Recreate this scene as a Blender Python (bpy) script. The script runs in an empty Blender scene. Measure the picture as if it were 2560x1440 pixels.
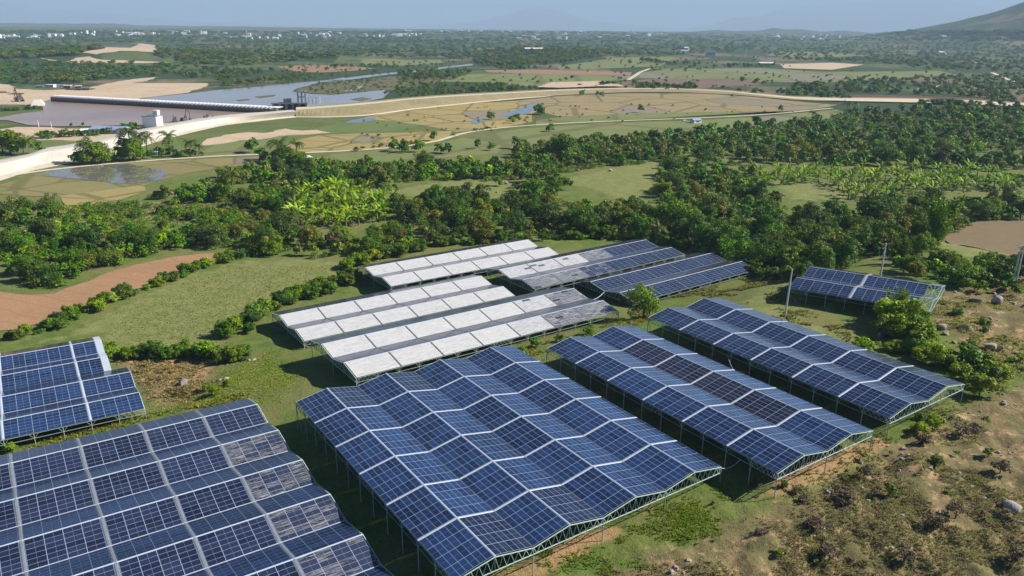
import bpy, math, random
import numpy as np
from mathutils import Matrix, Vector
random.seed(7)
RNG = np.random.default_rng(11)
sc = bpy.context.scene
COL = sc.collection
R = math.radians

# ------------------------------------------------------------------ camera
F_PX, PITCH, ROLL, CAM_H = 1921.19, 0.32437, 0.01119, 71.958
_cp, _sp, _cr, _sr = math.cos(PITCH), math.sin(PITCH), math.cos(ROLL), math.sin(ROLL)
CF = np.array([0, _cp, -_sp]); _u = np.array([0, _sp, _cp]); _r = np.array([1., 0, 0])
CR = _cr*_r + _sr*_u; CU = -_sr*_r + _cr*_u
CAM = np.array([0, 0, CAM_H])
cam = bpy.data.objects.new('camera', bpy.data.cameras.new('camera'))
cam.data.sensor_width = 36; cam.data.lens = F_PX/2560*36
cam.data.clip_start = 1; cam.data.clip_end = 60000
m = Matrix.Identity(4)
for i in range(3):
    m[i][0], m[i][1], m[i][2], m[i][3] = CR[i], CU[i], -CF[i], CAM[i]
cam.matrix_world = m
COL.objects.link(cam); sc.camera = cam

# ------------------------------------------------------------------ sun, sky, exposure
SUN_AZ, SUN_EL = 84, 37
w = bpy.data.worlds.new('World'); sc.world = w; w.use_nodes = True
wn = w.node_tree.nodes; wl = w.node_tree.links
sky = wn.new('ShaderNodeTexSky'); sky.sky_type = 'NISHITA'; sky.sun_disc = False
sky.sun_elevation = R(SUN_EL); sky.sun_rotation = R(SUN_AZ)
sky.air_density = 0.55; sky.dust_density = 0.3; sky.ozone_density = 3.0
bg = wn['Background']; bg.inputs['Strength'].default_value = 0.05
hsv = wn.new('ShaderNodeHueSaturation'); hsv.inputs['Saturation'].default_value = 1.5
wl.new(sky.outputs[0], hsv.inputs['Color']); wl.new(hsv.outputs[0], bg.inputs['Color'])
sun = bpy.data.objects.new('sun', bpy.data.lights.new('sun', 'SUN'))
sun.data.energy = 5.0; sun.data.angle = R(0.5); sun.data.color = (1, 0.95, 0.87)
sd = Vector((math.cos(R(SUN_EL))*math.sin(R(SUN_AZ)), math.cos(R(SUN_EL))*math.cos(R(SUN_AZ)), math.sin(R(SUN_EL))))
sun.rotation_euler = sd.to_track_quat('Z', 'Y').to_euler()
COL.objects.link(sun)
sc.view_settings.view_transform = 'Standard'; sc.view_settings.look = 'None'
sc.view_settings.exposure = 0.85; sc.view_settings.gamma = 1
sc.cycles.max_bounces = 5; sc.cycles.diffuse_bounces = 2; sc.cycles.glossy_bounces = 2
sc.cycles.transmission_bounces = 2; sc.cycles.volume_bounces = 0; sc.cycles.transparent_max_bounces = 4

# ------------------------------------------------------------------ solar roof frames: x, y, z, heading, slope along, slope across, rise, half span, bay
ARR = {
 'C': (-39.0211, 125.4928, 7.4634, -0.9773, 0.007, 0.003, 1.1573, 5.9513, 9.6349),
 'D': (7.4706, 148.6261, 8.7349, -0.991, 0.0201, 0.0068, 1.1829, 5.9516, 9.8065),
 'E': (31.393, 165.2452, 9.6434, -0.9844, 0.0127, 0.0127, 1.1513, 5.9519, 9.8298),
 'G2': (-45.5167, 161.6554, 4.3584, 0.6275, -0.0091, 0.0032, 1.2072, -5.9504, 10.4164),
 'G1': (-63.7943, 191.6072, -0.2374, 0.6053, 0.0014, -0.0003, 1.1407, -5.9491, 10.3657),
 'F': (-49.0805, 233.044, 0.22, 0.6079, 0.0002, 0.003, 1.1548, -5.9492, 10.4206),
 'H1': (-7.7213, 227.8204, 1.5012, 0.6476, -0.005, 0.0043, 1.1946, -5.9496, 10.686),
 'H2': (19.5248, 221.3885, 0.1322, 0.6789, -0.0177, 0.0147, 1.2199, -5.9492, 11.6355),
 'I': (86.2151, 209.5889, 9.0825, -0.6287, 0.0285, 0.0137, 1.3085, -5.9516, 14.9454),
 'A': (-83.4887, 112.438, 3.8854, 0.6074, -0.016, -0.003, 1.246, -5.9503, 9.8697),
 'B': (-106.9417, 171.7884, -0.7841, 0.579, -0.0081, -0.0083, 1.1904, -5.9489, 14.2793)}
EXT = {'C': (0, 6, 8), 'D': (0, 6, 4), 'E': (0, 6, 4), 'G2': (0, 7, 4), 'G1': (0, 6, 4), 'F': (0, 6, 4), 'H1': (0, 6, 4),
       'H2': (0, 5, 4), 'I': (0, 2.2, 4), 'A': (-2, 4, 16), 'B': (-2, .67, 8)}

def frame(key):
    x, y, z, th, al, be, h, hw, L = ARR[key]
    e1 = np.array([math.cos(th)*math.cos(al), math.sin(th)*math.cos(al), math.sin(al)])
    e2 = np.array([-math.sin(th)*math.cos(be), math.cos(th)*math.cos(be), math.sin(be)])
    return np.array([x, y, z]), e1, e2, h, hw, L

def rp(key, k, j, up=0.0):
    "a point of the roof: line k (even eave or valley, odd ridge; fractions between), bay j"
    P, e1, e2, h, hw, L = frame(key)
    f = k % 2; tri = f if f <= 1 else 2-f
    return P + e1*j*L + e2*k*hw + np.array([0, 0, h*tri + up])

# ------------------------------------------------------------------ terrain
_c = []
for key, (j0, j1, K) in EXT.items():
    for a in np.linspace(j0, j1, 4):
        for b in np.linspace(0, K, 3):
            p = rp(key, b, a); p[2] = rp(key, 0, a)[2] + (rp(key, 2, 0)[2]-rp(key, 0, 0)[2])*b/2 - 3.65
            if key == 'H2': p[2] = max(p[2], -3.9)
            _c.append(p)
_c += [np.array(q, float) for q in [(110, 100, 8), (75, 80, 5.5), (50, 70, 4.5), (20, 66, 3.4), (-10, 62, 2.6), (140, 140, 9), (160, 195, 8), (125, 235, 3.5),
      (100, 60, 8), (70, 40, 6), (0, 30, 3), (-120, 215, -4), (-160, 190, -4), (-60, 260, -4), (20, 285, -4), (100, 275, -3), (-85, 175, -4), (-95, 150, -4), (-150, 240, -4)]]
_c = np.array(_c)

def sstep(a, b, x):
    t = np.clip((x-a)/(b-a), 0, 1); return t*t*(3-2*t)

def hash2(ix, iy, s):
    n = np.sin(ix*127.1 + iy*311.7 + s*74.7)*43758.5453
    return n - np.floor(n)

def vnoise(x, y, s=0):
    ix, iy = np.floor(x), np.floor(y); fx, fy = x-ix, y-iy
    fx = fx*fx*(3-2*fx); fy = fy*fy*(3-2*fy)
    a, b = hash2(ix, iy, s), hash2(ix+1, iy, s); c, d = hash2(ix, iy+1, s), hash2(ix+1, iy+1, s)
    return (a*(1-fx)+b*fx)*(1-fy) + (c*(1-fx)+d*fx)*fy

def fbm(x, y, s=0, o=4):
    r = 0; a = .5
    for i in range(o):
        r = r + a*vnoise(x, y, s+i); x = x*2.03; y = y*2.03; a *= .5
    return r

def T0(x, y):
    "ground height without the small bumps"
    x = np.asarray(x, float); y = np.asarray(y, float)
    num = np.full(x.shape, -4*.015); den = np.full(x.shape, .015)
    near = (y < 420) & (np.abs(x) < 320)
    xn, yn = x[near], y[near]
    n2 = np.zeros(xn.shape); d2 = np.zeros(xn.shape)
    for p in _c:
        wt = np.exp(-((xn-p[0])**2+(yn-p[1])**2)/(2*17.0**2))
        n2 += wt*p[2]; d2 += wt
    num[near] += n2; den[near] += d2
    z = num/den
    r = np.hypot(x, y)
    z = z + 57*sstep(900, 8200, r)
    d = np.hypot((x-3300)/1.0, (y-4050)/1.5)
    z = z + 400*np.exp(-(d/760)**2)*(0.82+.36*fbm(x/420, y/420, 5, 3))
    d = np.hypot((x+900)/1.7, (y-1750)); z = z + 26*np.exp(-(d/150)**2)
    d = np.hypot((x+480)/1.6, (y-1800)); z = z + 16*np.exp(-(d/120)**2)
    d = np.hypot((x-60)/1.5, (y-2300)); z = z + 22*np.exp(-(d/160)**2)
    return z

def ray(u, v):
    d = CF + CR*(u-1280)/F_PX + CU*(720-v)/F_PX
    return d
_ts = np.concatenate([np.arange(60, 700, 2.0), 700*1.006**np.arange(0, 560)])
def at(u, v, lift=0.0):
    "ground point seen at photo pixel u, v"
    d = ray(u, v); P = CAM[None] + d[None]*_ts[:, None]
    f = P[:, 2] - T0(P[:, 0], P[:, 1]) - lift
    i = np.argmax(f < 0) if (f < 0).any() else len(f)-1
    i = max(i, 1); a = f[i-1]/(f[i-1]-f[i]) if f[i-1] != f[i] else 0
    p = CAM + d*(_ts[i-1] + (_ts[i]-_ts[i-1])*a)
    return p
def atz(u, v, z):
    d = ray(u, v); return CAM + d*((z-CAM_H)/d[2])
def proj(P):
    d = np.asarray(P, float)-CAM; z = d@CF
    return 1280+F_PX*(d@CR)/z, 720-F_PX*(d@CU)/z
def height_to(p, v):
    "height over ground point p whose top shows at photo row v"
    lo, hi = 0., 200.
    for _ in range(40):
        h = (lo+hi)/2
        if proj(p+np.array([0, 0, h]))[1] > v: lo = h
        else: hi = h
    return lo

# ------------------------------------------------------------------ materials
def mat(name):
    m = bpy.data.materials.new(name); m.use_nodes = True
    nt = m.node_tree
    for n in list(nt.nodes): nt.nodes.remove(n)
    out = nt.nodes.new('ShaderNodeOutputMaterial')
    return m, nt, out
class NB:
    def __init__(s, nt): s.nt = nt
    def n(s, t, **kw):
        nd = s.nt.nodes.new('ShaderNode'+t)
        for k, v in kw.items(): setattr(nd, k, v)
        return nd
    def l(s, a, b): s.nt.links.new(a, b)
    def put(s, sock, v):
        if hasattr(v, 'is_linked') or isinstance(v, bpy.types.NodeSocket): s.l(v, sock)
        else: sock.default_value = (*v, 1) if isinstance(v, tuple) and len(v) == 3 and sock.type == 'RGBA' else v
    def math(s, op, a, b=0.0, c=None, clamp=False):
        nd = s.n('Math', operation=op, use_clamp=clamp); s.put(nd.inputs[0], a); s.put(nd.inputs[1], b)
        if c is not None: s.put(nd.inputs[2], c)
        return nd.outputs[0]
    def mix(s, f, a, b, bt='MIX'):
        nd = s.n('Mix', data_type='RGBA', blend_type=bt); s.put(nd.inputs[0], f); s.put(nd.inputs[6], a); s.put(nd.inputs[7], b)
        return nd.outputs[2]
    def ramp(s, x, lo, hi):
        nd = s.n('MapRange', clamp=True); nd.interpolation_type = 'SMOOTHSTEP'
        s.put(nd.inputs[0], x); s.put(nd.inputs[1], lo); s.put(nd.inputs[2], hi); return nd.outputs[0]
    def noise(s, vec, scale, detail=3, rough=.55, dist=0):
        nd = s.n('TexNoise'); s.put(nd.inputs['Vector'], vec); nd.inputs['Scale'].default_value = scale
        nd.inputs['Detail'].default_value = detail; nd.inputs['Roughness'].default_value = rough; nd.inputs['Distortion'].default_value = dist
        return nd.outputs[0]
    def scale(s, vec, xyz):
        nd = s.n('VectorMath', operation='MULTIPLY'); s.put(nd.inputs[0], vec); nd.inputs[1].default_value = xyz; return nd.outputs[0]
    def bsdf(s, out, col, rough=.8, spec=.3, metal=0, normal=None):
        b = s.n('BsdfPrincipled'); s.put(b.inputs['Base Color'], col); s.put(b.inputs['Roughness'], rough)
        s.put(b.inputs['Specular IOR Level'], spec); s.put(b.inputs['Metallic'], metal)
        if normal is not None: s.l(normal, b.inputs['Normal'])
        s.l(b.outputs[0], out.inputs[0]); return b
    def bump(s, h, strength=.4, dist=.2):
        b = s.n('Bump'); b.inputs['Strength'].default_value = strength; b.inputs['Distance'].default_value = dist; s.l(h, b.inputs['Height']); return b.outputs[0]

MATS = {}
def simple(name, col, rough=.8, spec=.3, var=.25, scale=1.5, metal=0, col2=None, bump=0):
    if name in MATS: return MATS[name]
    m, nt, out = mat(name); b = NB(nt)
    P = b.n('NewGeometry').outputs['Position']
    f = b.noise(P, scale, 4, .6)
    c2 = col2 or tuple(c*(1-var) for c in col)
    c = b.mix(b.ramp(f, .35, .65), col, c2)
    f2 = b.noise(P, scale*7, 2, .6)
    c = b.mix(b.ramp(f2, .3, .8), c, tuple(min(1, x*(1+var*.6)) for x in col))
    b.bsdf(out, c, rough, spec, metal, b.bump(f2, .5, bump) if bump else None)
    MATS[name] = m; return m

def panel_mat(name, base, sheen_amount=0.0, sheen_col=(.56, .555, .545), frame=(.30, .36, .46), streak=0.0, eu=.016, ev=.028, rough=.12, tint2=None, spec=.5):
    m, nt, out = mat(name); b = NB(nt)
    uv = b.n('UVMap').outputs[0]; sp = b.n('SeparateXYZ'); b.l(uv, sp.inputs[0]); u, v = sp.outputs[0], sp.outputs[1]
    fu = b.math('ABSOLUTE', b.math('SUBTRACT', b.math('FRACT', u), .5)); fv = b.math('ABSOLUTE', b.math('SUBTRACT', b.math('FRACT', v), .5))
    eu_ = b.math('GREATER_THAN', fu, .5-eu); ev_ = b.math('GREATER_THAN', fv, .5-ev)
    mid = b.math('MULTIPLY', b.math('LESS_THAN', fu, .008), .45)
    edge = b.math('MAXIMUM', b.math('MAXIMUM', eu_, b.math('MULTIPLY', ev_, .8)), mid)
    cell = b.n('CombineXYZ'); b.l(b.math('FLOOR', u), cell.inputs[0]); b.l(b.math('FLOOR', v), cell.inputs[1])
    rnd = b.n('ObjectInfo').outputs['Random']; b.l(b.math('MULTIPLY', rnd, 57.0), cell.inputs[2])
    wn_ = b.n('TexWhiteNoise', noise_dimensions='3D'); b.l(cell.outputs[0], wn_.inputs['Vector']); r1 = wn_.outputs['Value']
    P = b.n('NewGeometry').outputs['Position']
    soft = b.noise(P, .12, 3, .6)
    val = b.math('ADD', b.math('MULTIPLY', r1, .5), b.math('ADD', b.math('MULTIPLY', soft, .5), b.math('MULTIPLY', rnd, .25)))
    t2 = tint2 or tuple(x*1.9+.006 for x in base)
    c = b.mix(b.ramp(val, .25, 1.0), tuple(x*.7 for x in base), t2)
    c = b.mix(edge, c, frame)
    rg = rough
    if sheen_amount > 0:  # pale glare painted into the base colour of the picked modules
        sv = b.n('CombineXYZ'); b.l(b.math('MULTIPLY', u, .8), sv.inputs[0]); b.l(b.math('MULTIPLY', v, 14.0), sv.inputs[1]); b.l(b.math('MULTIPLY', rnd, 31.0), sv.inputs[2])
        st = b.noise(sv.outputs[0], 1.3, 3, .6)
        pick = b.math('LESS_THAN', r1, sheen_amount)
        sheen_mask = b.math('MULTIPLY', pick, b.ramp(st, .30+streak*.22, .42+streak*.22) if streak > 0 else 1.0)
        sheen_mask = b.math('MULTIPLY', sheen_mask, .95)
        sheen_var = b.noise(sv.outputs[0], .6, 4, .7)
        dc = b.mix(b.ramp(sheen_var, .35, .75), sheen_col, tuple(x*.90 for x in sheen_col))
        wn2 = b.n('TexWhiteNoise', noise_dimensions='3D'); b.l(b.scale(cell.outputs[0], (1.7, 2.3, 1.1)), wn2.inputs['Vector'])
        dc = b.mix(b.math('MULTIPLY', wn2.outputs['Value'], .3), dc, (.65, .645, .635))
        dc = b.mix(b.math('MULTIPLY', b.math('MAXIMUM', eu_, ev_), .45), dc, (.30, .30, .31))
        c = b.mix(sheen_mask, c, dc); rg = b.math('ADD', b.math('MULTIPLY', sheen_mask, .35), rough)
    b.bsdf(out, c, rg, spec)
    return m

M_BLUE = panel_mat('panel_glass_blue', (.010, .022, .074), tint2=(.018, .046, .130), spec=.8)
M_INDIGO = panel_mat('panel_glass_indigo', (.011, .019, .058), tint2=(.018, .034, .090), spec=.7)
M_BROWN = panel_mat('panel_glass_brown', (.012, .014, .034), tint2=(.024, .024, .048))
M_SLATE = panel_mat('panel_glass_slate', (.013, .019, .050), tint2=(.023, .034, .076))
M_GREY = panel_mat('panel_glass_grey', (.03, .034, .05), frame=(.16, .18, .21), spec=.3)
M_WHITE = panel_mat('panel_sheen_white', (.05, .05, .06), sheen_amount=1.1, streak=.10, rough=.3)  # white sheen of the near slopes, put into the colour
M_WHITE2 = panel_mat('panel_sheen_patchy', (.05, .055, .075), sheen_amount=.93, streak=.35, rough=.3)
M_STREAK = panel_mat('panel_sheen_streaked', (.022, .026, .040), sheen_amount=.95, streak=.75, rough=.28, sheen_col=(.40, .395, .385))
M_STREAK2 = panel_mat('panel_sheen_thin', (.015, .020, .042), sheen_amount=.62, streak=.95, rough=.2, sheen_col=(.36, .36, .37))  # broken silver glint, painted as pale streaks over slate glass
M_STEEL = simple('pale_steel', (.34, .44, .41), .45, .5, .2, 3)
M_TRUSS = simple('mint_steel', (.50, .64, .58), .45, .5, .2, 3)
M_CAP = simple('white_sheet_metal', (.44, .49, .57), .4, .5, .15, 2)
M_CAPG = simple('grey_sheet_metal', (.19, .215, .25), .45, .5, .3, 2)
M_CAPM = simple('mid_grey_sheet_metal', (.31, .35, .39), .45, .5, .2, 2)
M_CAPD = simple('dark_sheet_metal', (.13, .14, .15), .5, .5, .4, 2)
M_UNDER = simple('panel_backsheet', (.25, .25, .25), .7, .3, .2, 2)

def leaf_mat(name, trans=.28):
    m, nt, out = mat(name); b = NB(nt)
    a = b.n('Attribute', attribute_name='tint').outputs['Color']
    rnd = b.n('ObjectInfo').outputs['Random']
    hs = b.n('HueSaturation'); b.l(a, hs.inputs['Color'])
    b.l(b.math('ADD', b.math('MULTIPLY', rnd, .05), .470), hs.inputs['Hue'])
    b.l(b.math('ADD', b.math('MULTIPLY', b.math('FRACT', b.math('MULTIPLY', rnd, 7.3)), .75), .80), hs.inputs['Value'])
    b.l(b.math('ADD', b.math('MULTIPLY', b.math('FRACT', b.math('MULTIPLY', rnd, 3.7)), .35), 1.05), hs.inputs['Saturation'])
    p = b.n('BsdfPrincipled'); b.l(hs.outputs[0], p.inputs['Base Color']); p.inputs['Roughness'].default_value = .55; p.inputs['Specular IOR Level'].default_value = .25
    t = b.n('BsdfTranslucent'); b.l(b.mix(.5, hs.outputs[0], (.10, .16, .01)), t.inputs[0])
    mx = b.n('MixShader'); mx.inputs[0].default_value = trans
    b.l(p.outputs[0], mx.inputs[1]); b.l(t.outputs[0], mx.inputs[2]); b.l(mx.outputs[0], out.inputs[0])
    return m
M_LEAF = leaf_mat('foliage')
M_GRASS = leaf_mat('grass_blades', .45)
M_BARK = simple('bark', (.16, .12, .085), .9, .1, .4, 4)
M_PALEBARK = simple('pale_bark', (.20, .17, .13), .9, .1, .35, 4)

# ------------------------------------------------------------------ object helpers
def link(o, parent=None, root=None):
    COL.objects.link(o)
    if parent is not None: o.parent = parent
    return o
def tag(o, label=None, cat=None, group=None, kind=None):
    if label: o['label'] = label
    if cat: o['category'] = cat
    if group: o['group'] = group
    if kind: o['kind'] = kind
    return o
def wloc(o):
    p = np.zeros(3)
    while o is not None: p = p + np.array(o.location); o = o.parent
    return p
def empty(name, loc):
    o = bpy.data.objects.new(name, None); o.location = loc; o.empty_display_size = .5
    return link(o)
def mesh_np(name, V, Fq, material=None, tint=None, uv=None, smooth=False):
    V = np.asarray(V, np.float32); me = bpy.data.meshes.new(name)
    me.vertices.add(len(V)); me.vertices.foreach_set('co', V.ravel())
    if isinstance(Fq, np.ndarray):
        k = Fq.shape[1]; tot = np.full(len(Fq), k, np.int32); idx = Fq.ravel().astype(np.int32)
    else:
        tot = np.array([len(f) for f in Fq], np.int32); idx = np.array([i for f in Fq for i in f], np.int32)
    me.loops.add(len(idx)); me.loops.foreach_set('vertex_index', idx)
    me.polygons.add(len(tot)); me.polygons.foreach_set('loop_start', np.concatenate([[0], np.cumsum(tot)[:-1]]).astype(np.int32))
    try: me.polygons.foreach_set('loop_total', tot)
    except Exception: pass
    if uv is not None:
        l = me.uv_layers.new(name='UVMap'); l.data.foreach_set('uv', np.asarray(uv, np.float32).ravel())
    if tint is not None:
        a = me.attributes.new('tint', 'FLOAT_COLOR', 'POINT'); c = np.ones((len(V), 4), np.float32); c[:, :tint.shape[1]] = tint
        a.data.foreach_set('color', c.ravel())
    if material: me.materials.append(material)
    me.update(calc_edges=True); me.validate()
    if smooth: me.shade_smooth()
    else: me.shade_flat()
    return me
class MB:
    "collects boxes, bars and prisms in world space; put() links them as one object under a parent"
    def __init__(s): s.V = []; s.F = []
    def add(s, V, F):
        o = len(s.V); s.V += [tuple(p) for p in V]; s.F += [tuple(i+o for i in f) for f in F]
    def bar(s, a, b, r, r2=None, n=4):
        a, b = np.array(a, float), np.array(b, float); d = b-a; L = np.linalg.norm(d)
        if L < 1e-6: return
        d /= L; q = np.array([0, 0, 1.]) if abs(d[2]) < .9 else np.array([1., 0, 0])
        x = np.cross(d, q); x /= np.linalg.norm(x); y = np.cross(d, x); r2 = r if r2 is None else r2
        V = []
        for p, rr in ((a, r), (b, r2)):
            for i in range(n):
                t = 2*math.pi*(i+.5)/n; V.append(p + (x*math.cos(t) + y*math.sin(t))*rr)
        F = [(i, (i+1) % n, n+(i+1) % n, n+i) for i in range(n)] + [tuple(range(n))[::-1], tuple(range(n, 2*n))]
        s.add(V, F)
    def tube(s, pts, rad, n=6):
        for i in range(len(pts)-1): s.bar(pts[i], pts[i+1], rad[i], rad[i+1], n)
    def box(s, c, sx, sy, sz, rot=0.0, taper=1.0):
        c = np.array(c, float); ca, sa = math.cos(rot), math.sin(rot); V = []
        for k, zz in ((1, 0), (taper, sz)):
            for X, Y in ((-1, -1), (1, -1), (1, 1), (-1, 1)):
                x, y = X*sx/2*k, Y*sy/2*k; V.append(c + np.array([x*ca-y*sa, x*sa+y*ca, zz]))
        s.add(V, [(3, 2, 1, 0), (4, 5, 6, 7), (0, 1, 5, 4), (1, 2, 6, 5), (2, 3, 7, 6), (3, 0, 4, 7)])
    def gable(s, c, sx, sy, h, rot=0.0, over=.3):
        c = np.array(c, float); ca, sa = math.cos(rot), math.sin(rot)
        X, Y = sx/2+over, sy/2+over
        L = [(-X, -Y, 0), (X, -Y, 0), (X, Y, 0), (-X, Y, 0), (-X, 0, h), (X, 0, h)]
        s.add([c+np.array([x*ca-y*sa, x*sa+y*ca, z]) for x, y, z in L], [(0, 1, 5, 4), (2, 3, 4, 5), (1, 2, 5), (3, 0, 4), (3, 2, 1, 0)])
    def put(s, name, material, parent=None, smooth=False, bevel=0):
        V = np.array(s.V, float); o0 = wloc(parent) if parent is not None else np.zeros(3)
        if parent is None: o0 = np.array([V[:, 0].mean(), V[:, 1].mean(), V[:, 2].min()])
        me = mesh_np(name, V-o0, s.F, material, smooth=smooth)
        ob = bpy.data.objects.new(name, me)
        if parent is None: ob.location = o0
        if bevel:
            bv = ob.modifiers.new('edge', 'BEVEL'); bv.width = bevel; bv.segments = 1
        return link(ob, parent)

# ------------------------------------------------------------------ ground
def poly_sd(x, y, poly):
    "signed distance, inside positive"
    poly = np.asarray(poly)[:, :2]; n = len(poly); ins = np.zeros(x.shape, bool); dist = np.full(x.shape, 1e9)
    for i in range(n):
        ax, ay = poly[i]; bx, by = poly[(i+1) % n]
        c = ((ay > y) != (by > y)) & (x < (bx-ax)*(y-ay)/((by-ay) if by != ay else 1e-9)+ax); ins ^= c
        ex, ey = bx-ax, by-ay; t = np.clip(((x-ax)*ex+(y-ay)*ey)/(ex*ex+ey*ey+1e-9), 0, 1)
        dist = np.minimum(dist, np.hypot(x-ax-t*ex, y-ay-t*ey))
    return np.where(ins, dist, -dist)
def px(poly): return np.array([at(u, v) for u, v in poly])

DRY = [px(p) for p in [
 [(1180, 1520), (1560, 1420), (1680, 1370), (1850, 1315), (1980, 1255), (2100, 1180), (2230, 1110), (2330, 1060), (2440, 1010), (2560, 960), (2700, 960), (2700, 1520)],
 [(2320, 745), (2420, 715), (2560, 690), (2700, 720), (2700, 930), (2480, 905), (2370, 830), (2320, 790)],
 [(290, 900), (420, 890), (520, 905), (545, 960), (480, 1010), (380, 1015), (345, 960)]]]
MEADOW = [px(p) for p in [
 [(40, 855), (150, 850), (300, 770), (470, 690), (600, 655), (760, 650), (870, 655), (830, 690), (700, 750), (620, 800), (540, 870), (420, 880), (280, 870), (240, 830)],
 [(150, 520), (330, 510), (480, 495), (600, 500), (640, 530), (560, 560), (400, 560), (200, 560)],
 [(1380, 455), (1640, 400), (1660, 480), (1560, 500), (1480, 470)],
 [(1930, 455), (2120, 450), (2190, 480), (2100, 500), (1990, 500)],
 [(960, 480), (1100, 455), (1290, 450), (1290, 500), (1110, 500)],
 [(2320, 580), (2460, 560), (2600, 560), (2600, 650), (2420, 640), (2330, 610)],
 [(1900, 720), (1990, 700), (2000, 760), (1960, 800), (2240, 860), (2100, 870), (1930, 800), (1860, 780)]]]
BARE = [px(p) for p in [
 [(1940, 1190), (2080, 1130), (2200, 1090), (2230, 1110), (2080, 1190), (1960, 1240), (1900, 1240)],
 [(1240, 1440), (1420, 1350), (1540, 1310), (1560, 1330), (1420, 1400), (1320, 1450)],
 [(1500, 860), (1640, 830), (1560, 880), (1400, 900)],
 [(350, 905), (480, 895), (530, 920), (500, 985), (400, 980)]]]

nr = [52.0]
while nr[-1] < 15500: nr.append(nr[-1]+max(.62, .0072*nr[-1]))
nr = np.array(nr); na = np.radians(np.linspace(-66, 66, 460))
GR, GA = np.meshgrid(nr, na, indexing='ij')
gx, gy = (GR*np.sin(GA)).ravel(), (GR*np.cos(GA)).ravel()
def soft(polys, s, sel):
    o = np.zeros(gx.shape)
    for p in polys:
        bb = (gx > p[:, 0].min()-2*s) & (gx < p[:, 0].max()+2*s) & (gy > p[:, 1].min()-2*s) & (gy < p[:, 1].max()+2*s)
        if bb.any(): o[bb] = np.maximum(o[bb], np.clip(.5+poly_sd(gx[bb], gy[bb], p)/(2*s), 0, 1))
    return o
wd = soft(DRY, 5, None); wm = soft(MEADOW, 7, None); wb = soft(BARE, 2.5, None)
far = sstep(500, 900, GR.ravel())
gz = T0(gx, gy)
def bumps(x, y, dry):
    b1 = fbm(x/6.0, y/6.0, 1, 4)-.47; b2 = fbm(x/2.1, y/2.1, 9, 3)-.44
    return dry*(b1*3.3+b2*1.15) + (1-dry)*b2*.30
nearm = GR.ravel() < 420
gz = gz + np.where(nearm, bumps(gx, gy, wd), 0)
def Tg(x, y):
    "ground height with its bumps"
    x = np.atleast_1d(np.asarray(x, float)); y = np.atleast_1d(np.asarray(y, float))
    d = np.zeros(x.shape)
    for p in DRY: d = np.maximum(d, np.clip(.5+poly_sd(x, y, p)/10, 0, 1))
    return T0(x, y) + np.where(np.hypot(x, y) < 420, bumps(x, y, d), 0)
ni, nj = len(nr), len(na)
ii, jj = np.meshgrid(np.arange(ni-1), np.arange(nj-1), indexing='ij')
a0 = (ii*nj+jj).ravel(); quads = np.stack([a0, a0+1, a0+nj+1, a0+nj], 1)[:, ::-1]

gm, nt, out = mat('ground_soil_and_grass'); b = NB(nt)
P = b.n('NewGeometry').outputs['Position']
z3 = b.n('Attribute', attribute_name='tint').outputs['Color']; sp = b.n('SeparateColor'); b.l(z3, sp.inputs[0])
alpha = b.n('Attribute', attribute_name='far').outputs['Fac']
n_big, n_mid, n_fin = b.noise(P, .045, 4, .6), b.noise(P, .22, 4, .65), b.noise(P, 1.6, 4, .7)
c = b.mix(b.ramp(n_mid, .35, .65), (.090, .150, .028), (.160, .190, .048))
c = b.mix(b.ramp(n_big, .42, .62), c, (.185, .180, .062))
n_sp = b.noise(P, 3.2, 4, .75); n_st = b.noise(b.scale(P, (1.0, .45, 1.0)), 2.1, 3, .7)
c = b.mix(b.math('MULTIPLY', b.ramp(n_fin, .48, .72), .75), c, (.060, .105, .020))
c = b.mix(b.math('MULTIPLY', b.ramp(n_sp, .56, .68), .7), c, (.048, .085, .016))
c = b.mix(b.math('MULTIPLY', b.ramp(n_st, .58, .70), .6), c, (.27, .255, .095))
mead = b.mix(b.ramp(n_mid, .3, .7), (.160, .195, .050), (.235, .235, .088))
mead = b.mix(b.math('MULTIPLY', b.ramp(n_fin, .52, .72), .6), mead, (.09, .125, .035))
mead = b.mix(b.math('MULTIPLY', b.ramp(n_st, .55, .68), .6), mead, (.31, .285, .125)); mead = b.mix(b.math('MULTIPLY', b.ramp(n_sp, .60, .70), .6), mead, (.075, .11, .028))
wob = b.math('SUBTRACT', b.math('ADD', b.math('MULTIPLY', n_mid, .9), b.math('MULTIPLY', n_fin, .5)), .70)
def edge(w): return b.ramp(b.math('ADD', w, wob), .36, .64)
c = b.mix(edge(sp.outputs[1]), c, mead)
dry = b.mix(b.ramp(n_mid, .36, .62), (.250, .180, .090), (.170, .155, .062))
dry = b.mix(b.ramp(n_fin, .48, .66), dry, (.125, .105, .056))
dry = b.mix(b.ramp(b.noise(P, .30, 6, .75), .535, .62), dry, (.42, .275, .15))
c = b.mix(edge(sp.outputs[0]), c, dry)
bare = b.mix(b.ramp(n_fin, .4, .7), (.42, .27, .13), (.24, .17, .08))
c = b.mix(edge(sp.outputs[2]), c, bare)
vor = b.n('TexVoronoi', feature='F1'); b.l(b.scale(P, (1.0, .55, 0)), vor.inputs['Vector']); vor.inputs['Scale'].default_value = .0065
vs = b.n('SeparateColor'); b.l(vor.outputs['Color'], vs.inputs[0])
fc = b.mix(b.ramp(vs.outputs[0], .45, .8), (.042, .070, .026), (.105, .135, .048))
fc = b.mix(b.ramp(vs.outputs[1], .76, .80), fc, (.20, .155, .095))
fc = b.mix(b.ramp(b.noise(P, .006, 5, .65), .45, .6), fc, (.040, .068, .028))
fc = b.mix(b.math('MULTIPLY', b.ramp(b.noise(P, .05, 4, .7), .45, .65), .6), fc, (.03, .055, .02))
c = b.mix(alpha, c, fc)
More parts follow.
